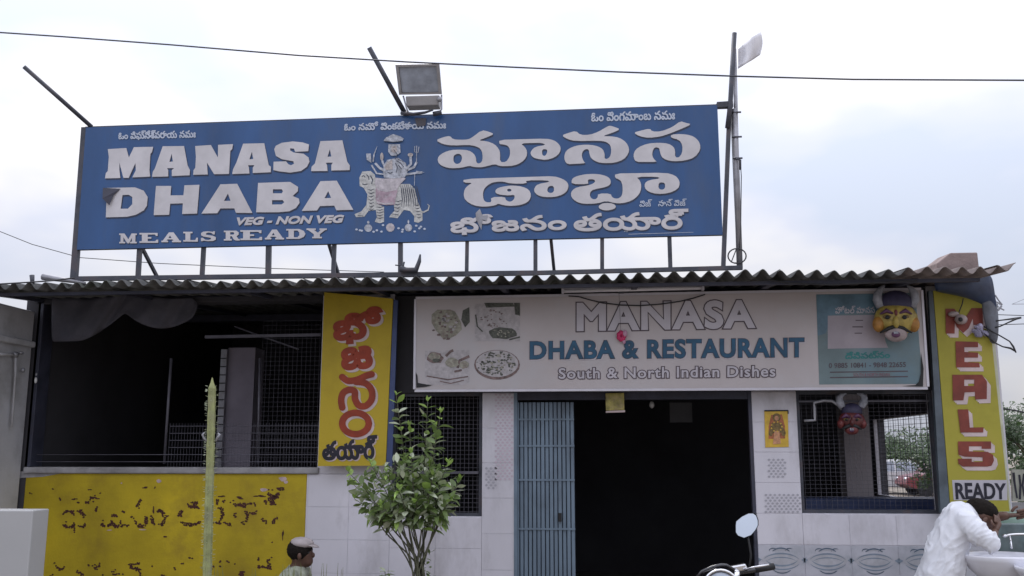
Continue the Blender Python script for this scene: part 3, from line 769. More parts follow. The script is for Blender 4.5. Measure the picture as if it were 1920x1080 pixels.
tel = [
 [A_([(50,245),(165,200),(250,185),(290,232),(400,240),(500,235),(560,205),(690,105),(780,125),(865,160),(760,205),(640,250),(760,258),(870,300),(930,370),(945,430),(942,548),(1025,548),(1070,485),(1082,430),(1080,370),(1050,320),(990,305),(932,300),(932,240),(1230,232),(1580,222),(1690,245),(1755,295),(1785,350),(1770,420),(1700,485),(1580,520),(1470,505),(1400,485),(1365,440),(1370,395),(1430,335),(1580,312),(1520,282),(1400,283),(1225,290),(1290,340),(1318,400),(1310,480),(1240,555),(1130,600),(1000,606),(930,600),(870,575),(760,605),(680,622),(570,615),(520,598),(400,628),(270,635),(170,615),(100,575),(78,520),(90,470),(160,415),(270,380),(390,375),(510,385),(580,430),(612,490),(612,545),(640,572),(690,550),(705,480),(690,390),(650,345),(580,322),(500,310),(280,320),(150,300)]),
  A_([(305,455),(350,430),(400,440),(420,490),(400,555),(340,580),(300,545),(298,490)]), A_([(1525,370),(1590,370),(1598,410),(1575,455),(1550,465),(1525,445)])],
 [B_([(20,235),(100,205),(205,175),(260,228),(380,228),(490,190),(600,125),(640,108),(700,125),(775,155),(690,195),(540,245),(650,245),(760,262),(850,320),(890,400),(880,470),(820,545),(700,588),(560,592),(470,575),(400,530),(380,480),(370,412),(320,412),(285,450),(280,510),(305,570),(330,592),(210,600),(95,605),(60,560),(55,490),(80,430),(150,385),(260,355),(400,355),(490,375),(550,410),(575,470),(572,530),(600,540),(645,510),(660,440),(650,360),(590,315),(500,302),(200,308),(100,285)])],
 [B_([(945,200),(1030,175),(1155,145),(1185,185),(1300,185),(1450,125),(1545,50),(1620,75),(1688,90),(1600,135),(1400,215),(1290,250),(1140,268),(1020,245)])],
 [B_([(1425,225),(1560,215),(1690,235),(1760,280),(1800,340),(1805,420),(1730,520),(1600,560),(1460,568),(1360,550),(1305,510),(1285,450),(1275,395),(1220,385),(1190,430),(1185,500),(1215,550),(1250,575),(1100,576),(975,575),(945,520),(950,450),(1000,390),(1120,340),(1260,328),(1390,338),(1460,380),(1480,430),(1478,515),(1530,520),(1570,460),(1575,360),(1530,290),(1425,265)])],
 [C_([(80,140),(600,120),(1290,100),(1560,92),(1700,135),(1780,190),(1800,260),(1770,340),(1700,395),(1570,435),(1400,435),(1290,405),(1235,345),(1240,280),(1300,220),(1500,185),(1440,160),(1095,160),(1120,215),(850,215),(730,180),(600,185),(510,215),(430,280),(400,350),(400,430),(415,490),(455,520),(540,520),(525,435),(760,430),(770,480),(820,510),(870,505),(915,460),(915,395),(830,408),(700,400),(610,375),(598,325),(650,280),(800,250),(900,245),(1040,262),(1150,310),(1188,400),(1160,490),(1080,545),(950,575),(800,578),(700,560),(650,540),(600,570),(430,595),(250,575),(110,490),(80,400),(100,300),(160,240),(230,200),(80,200)]),
  C_([(790,310),(830,295),(870,315),(850,345),(805,345)]), C_([(1455,280),(1500,248),(1560,260),(1560,350),(1500,372),(1450,345)])],
 [D_([(95,135),(140,95),(250,65),(350,52),(490,52),(610,80),(670,120),(685,180),(660,225),(580,255),(440,280),(380,310),(365,370),(390,420),(440,435),(485,410),(490,345),(680,345),(700,400),(750,422),(800,418),(850,380),(862,270),(850,190),(820,140),(745,112),(745,45),(1060,40),(1500,32),(1640,70),(1700,130),(1718,200),(1690,275),(1560,340),(1370,355),(1240,315),(1190,260),(1190,190),(1250,145),(1430,118),(1370,92),(1060,95),(1120,150),(1140,230),(1130,310),(1080,390),(990,455),(860,492),(740,490),(610,455),(500,490),(350,502),(210,490),(110,430),(80,360),(100,300),(170,250),(350,222),(420,195),(450,165),(430,132),(340,132),(340,170),(345,205),(95,205)]),
  D_([(1400,190),(1440,175),(1495,190),(1495,270),(1440,292),(1395,265)])],
 [D_([(490,540),(540,500),(610,485),(720,495),(765,540),(730,580),(620,602),(530,585)])],
]
for g in big:
    lettering(sg, [g], SY, 0.002, M['letter_shadow'], name='letter_shade', dx=1.2, dy=2.6)
    lettering(sg, [g], SY, 0.005, M['letter'], name='letter')
for g in tel:
    lettering(sg, [g], SY, 0.002, M['letter_shadow'], name='letter_shade', dx=1.0, dy=2.8, smooth=1)
    lettering(sg, [g], SY, 0.005, M['letter'], name='letter', smooth=1)
NS = M['letter_shadow']; LT = M['letter']
M['letter_small'] = mat('pale_blue_white_print', (0.50,0.55,0.66), 0.5, 0.08, 5); LS = M['letter_small']
text_on(sg, "ఓం విఘ్నేశ్వరాయ నమః", [(223,247),(367,243),(367,260),(223,263)], SY, 0.005, LS, bold=0.0030)
text_on(sg, "ఓం నమో వెంకటేశాయ నమః", [(646,230),(836,226),(836,241),(646,245)], SY, 0.005, LS, bold=0.0030)
text_on(sg, "ఓం వెంగమాంబ నమః", [(1109,211),(1265,208),(1265,224),(1109,228)], SY, 0.005, LS, bold=0.0030)
text_on(sg, "భోజనం", [(846,405),(1061,399),(1061,434),(846,440)], SY, 0.006, LT, bold=0.0068, shadow=NS, sdx=1, sdy=2)
text_on(sg, "తయార్", [(1077,397),(1289,393),(1289,429),(1077,433)], SY, 0.006, LT, bold=0.0068, shadow=NS, sdx=1, sdy=2)
text_on(sg, "వెజ్ - నాన్ వెజ్", [(1199,375),(1287,373),(1287,386),(1199,388)], SY, 0.005, LS, bold=0.001)
g = fit(group_loops(text_loops("VEG - NON VEG")), [(446,409),(645,404),(640,417),(441,422)])
lettering(sg, g, SY, 0.002, NS, dx=1, dy=1.5, bold=0.006); lettering(sg, g, SY, 0.005, LT, bold=0.006)
# MEALS READY in wide slab letters
def slab(ch):            # list of simple polygons in a unit box, y up
    r = lambda x0,y0,x1,y1: [(x0,y0),(x1,y0),(x1,y1),(x0,y1)]
    s = 0.16
    if ch == 'M': return [[(0,0),(.34,0),(.34,s),(.24,s),(.24,.6),(.46,0),(.56,0),(.72,.55),(.72,s),(.62,s),(.62,0),(1,0),(1,s),(.92,s),(.92,1-s),(1,1-s),(1,1),(.70,1),(.52,.42),(.30,1),(0,1),(0,1-s),(.08,1-s),(.08,s),(0,s)]]
    if ch == 'E': return [[(0,0),(.95,0),(.95,.32),(.86,.32),(.80,s),(.42,s),(.42,.42),(.60,.42),(.60,.58),(.42,.58),(.42,1-s),(.78,1-s),(.84,.70),(.92,.70),(.92,1),(0,1),(0,1-s),(.12,1-s),(.12,s),(0,s)]]
    if ch == 'A': return [[(0,0),(.34,0),(.34,s),(.26,s),(.31,.28),(.56,.28),(.62,s),(.54,s),(.54,0),(1,0),(1,s),(.93,s),(.62,1),(.38,1),(.07,s),(0,s)], [(.36,.42),(.52,.42),(.44,.68)]]
    if ch == 'L': return [[(0,0),(.95,0),(.95,.40),(.85,.40),(.78,s),(.46,s),(.46,1-s),(.60,1-s),(.60,1),(0,1),(0,1-s),(.14,1-s),(.14,s),(0,s)]]
    if ch == 'R': return [[(0,0),(.5,0),(.5,s),(.40,s),(.40,.44),(.50,.44),(.62,.10),(.75,0),(1,0),(1,s),(.92,s),(.80,.44),(.93,.60),(.93,.84),(.78,1),(0,1),(0,1-s),(.12,1-s),(.12,s),(0,s)], [(.40,.60),(.60,.60),(.66,.72),(.60,1-s),(.40,1-s)]]
    if ch == 'D': return [[(0,0),(.68,0),(.92,.2),(1,.5),(.92,.8),(.68,1),(0,1),(0,1-s),(.12,1-s),(.12,s),(0,s)], [(.40,s),(.58,s),(.68,.35),(.68,.65),(.58,1-s),(.40,1-s)]]
    if ch == 'Y': return [[(.28,0),(.76,0),(.76,s),(.66,s),(.66,.42),(.92,1-s),(1,1-s),(1,1),(.64,1),(.64,1-s),(.70,1-s),(.56,.56),(.38,1-s),(.46,1-s),(.46,1),(0,1),(0,1-s),(.07,1-s),(.36,.42),(.36,s),(.28,s)]]
    if ch == 'S': return [[(.04,0),(.14,0),(.2,.06),(.5,0),(.8,.02),(.97,.16),(.97,.40),(.8,.54),(.36,.66),(.36,.80),(.5,.88),(.68,.84),(.8,.68),(.9,.68),(.92,1),(.82,1),(.76,.95),(.45,1),(.18,.96),(.05,.82),(.05,.6),(.2,.46),(.66,.34),(.66,.2),(.5,.12),(.3,.16),(.16,.34),(.04,.34)]]
def slab_text(parent, chars, Y, d, m, shadow, base):
    for ch, x0, x1, yt, yb in chars:
        gs = [[ [(x0+(x1-x0)*p[0], yb+(yt-yb)*p[1]) for p in lp] for lp in slab(ch)]]
        lettering(parent, gs, Y, d-0.002, shadow, name='letter_shade', dx=0.8, dy=1.4); lettering(parent, gs, Y, d, m, name='letter')
MR = [('M',224,257),('E',262,299),('A',303,340),('L',344,373),('S',376,406),('R',420,450),('E',451,494),('A',497,533),('D',537,573),('Y',575,613)]
slab_text(sg, [(c, a, b_, 438-(a-224)*0.027, 456.5-(a-224)*0.027) for c, a, b_ in MR], SY, 0.005, LT, NS, 0)

# the printed figure riding a tiger (flat print)
Q = lambda pts: crop(660,240,5.14,pts)
M['pr_white'] = mat('pale_tiger_print', (0.54,0.54,0.53), 0.5, 0.25, 26, dirt=(0.12,0.13,0.15), dirt_amt=0.5, dirt_scale=34); M['pr_stripe'] = mat('dark_stripe_print', (0.05,0.06,0.09), 0.5, 0.2, 20)
M['pr_pink'] = mat('rose_skirt_print', (0.40,0.29,0.35), 0.5, 0.3, 22, dirt=(0.5,0.46,0.5), dirt_amt=0.8, dirt_scale=24); M['pr_skin'] = mat('peach_print', (0.48,0.43,0.42), 0.5, 0.3, 40, dirt=(0.15,0.13,0.15), dirt_amt=0.7, dirt_scale=50)
M['pr_lilac'] = mat('lilac_print', (0.46,0.48,0.54), 0.5, 0.35, 30, dirt=(0.10,0.12,0.18), dirt_amt=0.85, dirt_scale=42); M['pr_pink_l'] = mat('pale_rose_print', (0.52,0.48,0.51), 0.5, 0.2, 24, dirt=(0.25,0.22,0.27), dirt_amt=0.6, dirt_scale=30)
fig = B().poly([toplane(Q([(300,60),(400,60),(400,61)]), SY)], SY-0.002).build('printed_figure', M['pr_white'], sg, recalc=False)
def pr(lps, m, d): 
    lettering(fig, [[Q(l)] for l in lps], SY, d, M[m], name='print')
pr([[(100,420),(180,415),(220,450),(240,540),(450,540),(560,540),(615,600),(640,720),(680,820),(680,890),(640,915),(600,905),(600,850),(560,800),(500,790),(440,870),(360,860),(370,840),(410,800),(400,700),(240,730),(310,760),(310,905),(270,918),(220,905),(240,860),(230,790),(160,800),(120,855),(40,860),(25,830),(90,805),(140,740),(150,640),(110,575),(75,560),(72,480)]], 'pr_white', 0.003)
st = []
for k in range(9): x = 470+k*19; st.append(stroke([(x, 545+abs(k-4)*3), (x+8, 600), (x+16+k*2, 690), (x+8+k*4, 760)], [3,9,8,2]))
for k in range(7): y = 590+k*32; st.append(stroke([(150+k*3,y),(185,y+12),(215,y-4)], [2,9,3]))
for k in range(5): y = 760+k*26; st.append(stroke([(235,y),(270,y+8),(305,y-4)], [2,8,3]))
for k in range(5): y = 700+k*32; st.append(stroke([(410+k*-6,y),(445,y+10),(480-k*8,y-2)], [2,8,3]))
for k in range(5): y = 740+k*30; st.append(stroke([(595+k*8,y),(630+k*4,y+8),(655+k*3,y)], [2,8,3]))
st += [stroke([(95,470),(115,460),(130,475)],7), stroke([(140,450),(160,470),(165,500)],8), stroke([(100,540),(125,548),(150,540)],8), stroke([(60,845),(110,848)],5), stroke([(180,460),(200,500),(190,540)],9)]
pr(st, 'pr_stripe', 0.005)
pr([stroke([(640,800),(690,812),(735,790),(745,750),(728,735)],[18,16,13,10,6])], 'pr_white', 0.004)
pr([[(230,580),(430,580),(440,600),(410,740),(330,745),(250,735),(230,690)]], 'pr_pink', 0.006)
pr([[(225,480),(310,490),(500,480),(520,490),(470,540),(430,600),(330,620),(250,600),(222,540)], stroke([(240,715),(320,735),(400,725)],14)], 'pr_pink_l', 0.007)
pr([[(340,310),(390,300),(450,290),(520,340),(540,420),(510,480),(400,490),(310,480),(300,420),(310,360)], stroke([(330,420),(270,390),(225,340)],22), stroke([(330,400),(300,340),(285,280)],20), stroke([(520,400),(570,350),(565,260)],24), stroke([(530,410),(600,380),(625,330)],22), stroke([(520,450),(590,440),(680,430)],20), stroke([(320,450),(240,440),(190,360)],16), [(355,160),(465,160),(470,240),(430,270),(380,270),(350,230)]], 'pr_lilac', 0.0085)
pr([[(345,330),(390,310),(395,400),(330,410),(312,380)], [(385,180),(430,175),(440,225),(410,245),(380,225)], ellipse(290,280,16,40), ellipse(565,262,26,18)], 'pr_skin', 0.010)
pr([[(305,128),(330,95),(400,62),(470,85),(500,105),(490,130),(400,138)], stroke([(205,330),(215,260),(245,180)],[14,12,3]), [(140,250),(185,250),(190,340),(145,310)], stroke([(608,180),(605,235),(640,240),(648,185)],7), stroke([(626,175),(624,330)],7), stroke([(620,420),(700,432)],[8,3]), stroke([(608,430),(604,560)],5)], 'pr_lilac', 0.011)
pr([stroke([(310,130),(400,140),(490,130)],7), stroke([(400,190),(420,185)],5), stroke([(405,210),(440,260),(420,300)],6), stroke([(430,320),(470,340),(500,380)],7), stroke([(450,360),(480,400)],7), stroke([(345,430),(375,440),(395,425)],7), stroke([(440,300),(500,330)],5),stroke([(420,340),(440,380),(430,430)],6)], 'pr_stripe', 0.0125)
pots = []
pr([ellipse(370,960,42,42,10)], 'pr_pink_l', 0.004); pr([ellipse(158,965,38,36), ellipse(158,910,12,14), ellipse(545,962,36,36), ellipse(545,905,8,20)], 'pr_lilac', 0.004)
rnd = random.Random(5)
for cx in (45,78,95,210,240,285,300,450,485,490,605,620,650,665,700): pots.append(ellipse(cx, 970+rnd.uniform(-35,35), 13, 10, 8))
pr(pots, 'letter_small', 0.004)
# peeled-back corner on the D and the torn patch on the lower line
b = B(); b.add([V(193,352,SY-0.03), V(226,354,SY-0.008), V(213,366,SY-0.02), V(205,385,SY-0.03), V(192,372,SY-0.05)], [(0,1,2,3,4)])
b.build('torn_flap', M['beam'], sg)
b = B()
for l in ([(892,400),(900,392),(905,405),(915,404),(912,415),(905,412),(903,432),(897,420),(893,410)],): b.poly([toplane(l, SY)], SY-0.012)
b.build('torn_patch', M['galv'], sg)
b = B(); b.poly([toplane([(778,222),(800,222),(798,236),(782,238)], SY)], SY-0.010); b.build('stain', M['steel'], sg)
text_on(sg, "~________________", [(1170,433),(1300,430),(1300,436),(1170,440)], SY, 0.004, M['letter_small'])

# floodlight on the sign's top rail
FY = SY-0.05
fl = thing('floodlight', V(790,212,FY), 'large square floodlight mounted on top of the blue sign', 'floodlight')
P4 = [V(742,121,FY-0.14), V(824,119,FY-0.14), V(829,176,FY), V(749,177,FY)]
cn = sum((Vector(p) for p in P4), Vector())/4; nrm = (Vector(P4[1])-Vector(P4[0])).cross(Vector(P4[3])-Vector(P4[0])).normalized()
if nrm.y > 0: nrm = -nrm
back = [Vector(p)*0.72 + cn*0.28 - nrm*0.16 for p in P4]
B().add([Vector(p) for p in P4]+back, [(4,5,6,7),(0,1,5,4),(1,2,6,5),(2,3,7,6),(3,0,4,7)]).build('housing', M['lamp_grey'], fl, bevel=0.01)
inn = [Vector(p)*0.86 + cn*0.14 + nrm*0.0 for p in P4]
b = B()
rim0 = [Vector(p)+nrm*0.02 for p in P4]; rim1 = [p+nrm*0.02 for p in inn]
b.add(rim0+rim1+[Vector(p) for p in P4], [(0,1,5,4),(1,2,6,5),(2,3,7,6),(3,0,4,7),(0,8,9,1),(1,9,10,2),(2,10,11,3),(3,11,8,0)]); b.build('rim', M['lamp_grey'], fl)
B().add([p+nrm*0.008 for p in inn], [(0,1,2,3)]).build('glass', M['lamp_glass'], fl)
B().quadbox([V(760,180,FY-0.02), V(824,178,FY-0.02), V(822,197,FY), V(762,199,FY)], 0.12).build('gear_box', M['lamp_grey'], fl, bevel=0.008)
b = B().tube([V(756,180,FY), V(763,205,FY), V(766,212,FY)], 0.008, 6).tube([V(828,178,FY), V(828,205,FY), V(822,212,FY)], 0.008, 6); b.build('bracket', M['galv'], fl, smooth=True)
B().ell(V(824,186,FY-0.03),(0.025,0.02,0.025)).build('knob', M['galv'], fl, smooth=True)
b = B().tube([V(752,212,FY+0.02), V(775,214,FY), V(797,211,FY-0.02), V(812,206,FY-0.04)], [0.018,0.014,0.012,0.008], 6).tube([V(812,214,FY), V(828,211,FY)], 0.022, 6); b.build('clamp', M['steel'], fl, smooth=True)
# leaning poles
def pole(name, pts, r, m, label, cat='pole'):
    o = B().tube(pts, r, 10).build(name, m, None, smooth=True); tag(o, label, cat); return o
pole('steel_tube', [V(45,125,SY-0.35), V(172,238,SY+0.02)], 0.020, M['steel'], 'grey tube slanting up to the left from the left end of the blue sign', 'tube')
pole('steel_tube', [V(692,89,SY-0.30), V(759,212,SY)], 0.022, M['steel'], 'grey tube slanting up beside the floodlight', 'tube')
pole('dark_pole', [V(1377,62,SY-0.02), V(1369,200,SY+0.0), V(1364,240,SY+0.02)], 0.022, M['steel'], 'dark bare pole rising past the right end of the blue sign')
pole('stay_pole', [V(1373,215,SY+0.1), V(1386,500,SY+0.12)], 0.018, M['steel'], 'thin dark stay beside the flag pole, down to the roof')
fp = thing('flag_pole', V(1387,502,SY+0.06), 'pale galvanised flag pole in two sizes at the right end of the blue sign', 'pole')
B().tube([V(1377,92,SY+0.02), V(1380,220,SY+0.04), V(1382,300,SY+0.05)], 0.018, 10).build('upper_tube', M['galv'], fp, smooth=True)
B().tube([V(1377,205,SY+0.04), V(1381,318,SY+0.05), V(1387,502,SY+0.06)], 0.027, 10).build('lower_tube', M['galv'], fp, smooth=True)
b = B()
for yy in (212, 258, 298): 
    c = V(1379+(yy-212)*0.03, yy, SY+0.04); b.tube([c+Vector((-0.04,-0.02,0)), c+Vector((0.045,-0.02,0))], 0.008, 6)
b.tube([V(1380,298,SY), V(1388,300,SY), V(1388,318,SY)], 0.010, 6); b.build('clamp', M['steel'], fp, smooth=True)
fg = B(); rows, cols = 8, 10; vs = []
for j in range(rows+1):
    for i in range(cols+1):
        u, v = i/cols, j/rows
        top = (1384+u*42, 92-u*36 if u < .6 else 70.4-(u-.6)*26); bot = (1384+u*41, 129-u*26)
        px = top[0]*(1-v)+bot[0]*v + 4*math.sin(v*3.1)*u; py = top[1]*(1-v)+bot[1]*v
        vs.append(V(px, py, SY+0.05*math.sin(u*7+v*2)))
fg.add(vs, [(j*(cols+1)+i, j*(cols+1)+i+1, (j+1)*(cols+1)+i+1, (j+1)*(cols+1)+i) for j in range(rows) for i in range(cols)])
o = fg.build('flag', M['flag'], None, smooth=True, recalc=False); tag(o, 'small white flag flying to the right at the top of the pole', 'flag')
sm = o.modifiers.new('th', 'SOLIDIFY'); sm.thickness = 0.003
cp = [V(1382+17*math.cos(a), 480+14*math.sin(a), SY) for a in [2*math.pi*k/20 for k in range(21)]]
o = B().tube(cp, 0.006, 6, False).tube([V(1381,466,SY), V(1371,492,SY), V(1388,493,SY)], 0.005, 6).tube([V(1388,300,SY), V(1390,330,SY), V(1389,430,SY), V(1386,470,SY)], 0.004, 5).build('cable_coil', M['wire'], None, smooth=True)
tag(o, 'coil of cable hanging at the foot of the flag pole above the eave', 'cable')
o = B().tube([V(751,504,SY-0.05), V(762,506,SY-0.05), V(780,506,SY-0.05), V(786,490,SY-0.05), V(788,477,SY-0.05)], [0.03,0.022,0.026,0.018,0.007], 7).tube([V(751,498,SY-.05), V(741,497,SY-.05)], 0.006, 5).tube([V(755,504,SY-.05), V(758,491,SY-.05)], 0.008, 5).build('dry_branch', M['steel'], None, smooth=True)
tag(o, 'dark hooked branch stub standing on the eave under the middle of the sign', 'branch')
# overhead wires
def wire(pts, r, label, m=None):
    P = []
    for i in range(len(pts)-1):
        for k in range(8): P.append(Vector(pts[i]).lerp(Vector(pts[i+1]), k/8))
    P.append(Vector(pts[-1])); o = B().tube(P, r, 5).build('overhead_wire', m or M['wire'], None, smooth=True); tag(o, label, 'wire'); return o
wpts = [V(a, b_, -2.2) for a, b_ in ((-900,20),(-60,57),(120,69),(320,84),(560,104),(760,116),(960,126),(1160,135),(1380,143),(1600,149),(1990,151),(2900,120))]
wire(wpts, 0.0065, 'long thick black wire sagging across the whole sky above the sign', M['steel'])
wire([V(a,b_,1.5) for a,b_ in ((-900,60),(-60,410),(60,458),(150,483),(300,494),(500,503),(720,510))], 0.0045, 'thin wire coming down from the left behind the sign posts')
wire([V(a,b_,6.0) for a,b_ in ((1870,590),(1930,592),(1990,586),(3000,500))], 0.006, 'upper one of the two thin wires in the sky right of the pillar')
wire([V(a,b_,6.0) for a,b_ in ((1870,609),(1930,607),(1990,604),(3000,560))], 0.006, 'lower one of the two thin wires in the sky right of the pillar')
wire([V(a,b_,0.5) for a,b_ in ((1880,766),(1905,770),(1990,787),(3000,800))], 0.008, 'short dark wire leaving the pillar to the right beside the letter L')
wire([V(a,b_,EY-0.03) for a,b_ in ((-60,536),(60,529),(100,526),(140,521))], 0.007, 'dark wire lying along the left end of the eave')
wire([V(a,b_,EY+0.1) for a,b_ in ((1435,524),(1480,531),(1560,534),(1640,530),(1720,526))], 0.007, 'cable sagging under the eave above the right part of the long board')
# ================================================================== LONG PINK BOARD OVER THE DOOR
BY = -0.28
bd = thing('long_signboard', V(1260,650,BY), 'long pale pink board over the doorway, lettered DHABA & RESTAURANT with four food pictures', 'signboard')
c4 = [V(779,561,BY), V(1728,544,BY), V(1740,725,BY), V(777,730,BY)]
B().quadbox(c4, 0.05).build('panel', M['board_pink'], bd)
b = B(); t = 0.022
for i in range(4): b.beam(c4[i]+Vector((0,0.015,0)), c4[(i+1) % 4]+Vector((0,0.015,0)), t, 0.05)
b.build('frame', M['frame_white'], bd, bevel=0.003)
for (xa, xb_) in ((800, 820), (1680, 1700)): B().box(X(xa,640,BY), X(xb_,640,BY), BY+0.05, 0.0, Z(xa,640)-0.03, Z(xa,640)+0.03).build('bracket', M['steel'], bd)
lettering(bd, [[[(1530,552),(1716,549),(1730,720),(1536,721)]]], BY, 0.002, M['board_green'], name='printed_panel')
lettering(bd, [[[(1531,553),(1600,552),(1700,551),(1640,585),(1560,590),(1548,625),(1533,630)]]], BY, 0.0026, mat('blue_tint_print', (0.11,0.20,0.27), 0.45, 0.3, 4), name='printed_panel')
lettering(bd, [[[(1552,592),(1655,590),(1660,640),(1665,652),(1552,654)]]], BY, 0.003, M['board_panel'], name='printed_panel')
# MANASA outline letters
outlined(bd, "MANASA", [(1084,570),(1412,565),(1412,613),(1084,619)], BY, 0.003, M['ink_light'], M['ink_dark'], 0.0135, 0.0105, 1.11)
g = fit(group_loops(text_loops("DHABA & RESTAURANT", space=1.10)), [(995,641.5),(1506,634.5),(1506,668.5),(995,672.5)])
lettering(bd, g, BY, 0.002, M['ink_light'], dx=2, dy=2.2, bold=0.010, name='letter_shade'); lettering(bd, g, BY, 0.0045, M['ink_dark'], bold=0.0112, name='letter_outline'); lettering(bd, g, BY, 0.0075, M['ink_blue'], bold=0.0070)
outlined(bd, "South & North Indian Dishes", [(1048,691),(1453,686),(1453,706),(1048,710)], BY, 0.003, M['ink_light'], M['ink_dark'], 0.0030, 0.0080, 1.10)
# small print on the teal panel
text_on(bd, "హోటల్ మానస", [(1566,574),(1640,573),(1640,587),(1566,588)], BY, 0.004, M['ink_light'], bold=0.001)
text_on(bd, "దేవిపట్నం", [(1585,660),(1668,658),(1668,671),(1585,673)], BY, 0.004, M['ink_green'], bold=0.003)
text_on(bd, "0 9885 10841 - 9848 22655", [(1554,681),(1698,679),(1698,688),(1554,690)], BY, 0.004, M['ink_dark'], bold=0.0008)
lettering(bd, [[stroke([(1556,698),(1702,696)],2)], [stroke([(1556,708),(1702,706)],2)]], BY, 0.004, M['ink_dark'], name='rule')
text_on(bd, "SOUTH & NORTH INDIAN", [(1600,700),(1668,699),(1668,705),(1600,706)], BY, 0.0045, M['ink_red'])
lettering(bd, [[[(1598,612),(1618,612),(1618,614),(1598,614)]], [[(1604,600),(1618,600),(1618,601.6),(1604,601.6)]], [[(1602,624),(1616,624),(1616,625.6),(1602,625.6)]]], BY, 0.0045, M['ink_dark'], name='rule')
# food pictures: irregular dishes built of many printed flecks
M['food_a'] = mat('olive_cream_food_print', (0.34,0.33,0.27), 0.5, 0.3, 30, dirt=(0.22,0.15,0.14), dirt_amt=0.9, dirt_scale=14)
M['food_b'] = mat('pale_rice_food_print', (0.46,0.43,0.45), 0.5, 0.15, 30)
M['food_c'] = mat('dark_green_food_print', (0.09,0.095,0.08), 0.5, 0.4, 40)
M['food_d'] = mat('brown_food_print', (0.19,0.13,0.125), 0.5, 0.4, 40)
rnd = random.Random(11)
def blob(cx, cy, rx, ry, n=14, j=.18): return [(cx+rx*rnd.uniform(1-j,1+j)*math.cos(2*math.pi*i/n), cy+ry*rnd.uniform(1-j,1+j)*math.sin(2*math.pi*i/n)) for i in range(n)]
def pic(loops, m, d, nm='food_print'): lettering(bd, [[l] for l in loops], BY, d, M[m], name=nm)
def flecks(cx, cy, rx, ry, n, s0, s1):
    r = []
    for _ in range(n):
        a = rnd.uniform(0, 6.283); q = math.sqrt(rnd.random()); r.append(blob(cx+rx*q*math.cos(a), cy+ry*q*math.sin(a), rnd.uniform(s0,s1), rnd.uniform(s0,s1)*.6, 6, .35))
    return r
pic([blob(838,605,27,30)], 'food_a', 0.003); pic(flecks(835,610,25,27,26,1.5,4), 'food_d', 0.0045); pic(flecks(842,605,16,18,14,1.5,4), 'food_b', 0.006)
pic([[(868,582),(880,576),(881,604),(872,614),(865,600)]], 'food_c', 0.004)
pic([[(890,570),(975,568),(975,640),(890,640)]], 'food_b', 0.0025); pic([blob(932,606,36,30,16,.06)], 'food_b', 0.0035)
pic([blob(942,625,27,11,14,.12), [(908,568),(962,568),(965,575),(912,577)], [(964,568),(975,568),(975,592),(966,590)], stroke([(892,590),(895,612),(905,622)],2.5), stroke([(955,637),(975,632)],3)], 'food_c', 0.005)
pic(flecks(925,598,32,18,34,1,2.4), 'food_d', 0.0065); pic(flecks(942,624,22,8,18,1,3), 'food_a', 0.008)
pic([[(797,658),(880,656),(880,716),(870,722),(812,722),(797,712)]], 'food_b', 0.0025)
pic([blob(816,671,15,11), stroke([(800,705),(840,712),(878,706)],2.4), stroke([(825,715),(845,719),(870,713)],2), stroke([(836,668),(845,659),(850,657)],5), stroke([(858,690),(862,676),(880,668)],5), stroke([(852,697),(866,694)],4)], 'food_d', 0.004); pic([blob(814,669,11,7), blob(848,680,12,10), blob(870,684,9,7)], 'food_a', 0.0055); pic([blob(818,676,7,4)], 'food_c', 0.007)
pic([ellipse(932,684,43,28,22)], 'food_d', 0.003); pic([ellipse(932,682,40,25,22)], 'food_b', 0.0042); pic(flecks(931,682,37,23,95,1.3,3.4), 'food_c', 0.0055); pic(flecks(931,682,34,20,40,1.3,3), 'food_a', 0.0075)
# torn black corners
lettering(bd, [[[(780,698),(783,705),(784,718),(800,721),(812,722),(800,725),(781,727)]], [[(1722,716),(1716,722),(1690,724),(1730,725),(1731,690),(1726,660),(1726,700)]]], BY, 0.009, M['black'], name='torn_corner')

# tube light above the board
TY = BY-0.10
tb = thing('tube_light', V(1185,541,TY), 'unlit white fluorescent tube light fixed above the long pink board', 'tube light')
B().beam(V(1056,541,TY+0.03), V(1318,534,TY+0.03), 0.05, 0.03).build('batten', M['frame_white'], tb, bevel=0.004)
B().tube([V(1057,546,TY), V(1318,540,TY)], 0.016, 10).build('tube', mat('tube_glass', (0.7,0.68,0.72), 0.2, 0.05), tb, smooth=True)
b = B().box(V(1055,546,TY).x-0.01, V(1055,546,TY).x+0.01, TY-0.02, TY+0.05, V(1055,548,TY).z-0.01, V(1055,539,TY).z+0.01); b.box(V(1318,540,TY).x-0.01, V(1318,540,TY).x+0.01, TY-0.02, TY+0.05, V(1318,542,TY).z-0.01, V(1318,533,TY).z+0.01)
b.build('end_cap', M['frame_white'], tb)
B().box(V(1160,545,TY).x, V(1170,545,TY).x, TY+0.045, BY+0.5, V(1160,545,TY).z-0.01, V(1160,538,TY).z).build('bracket', M['steel'], tb)
o = B().tube([V(a,b_,BY-0.03) for a,b_ in ((1066,555),(1085,556),(1105,562),(1130,568),(1165,572),(1200,573),(1240,570),(1275,565),(1300,559),(1322,552))], 0.006, 6).build('loose_cable', M['wire'], None, smooth=True)
tag(o, 'dark cable sagging across the top of the long pink board under the tube light', 'cable')
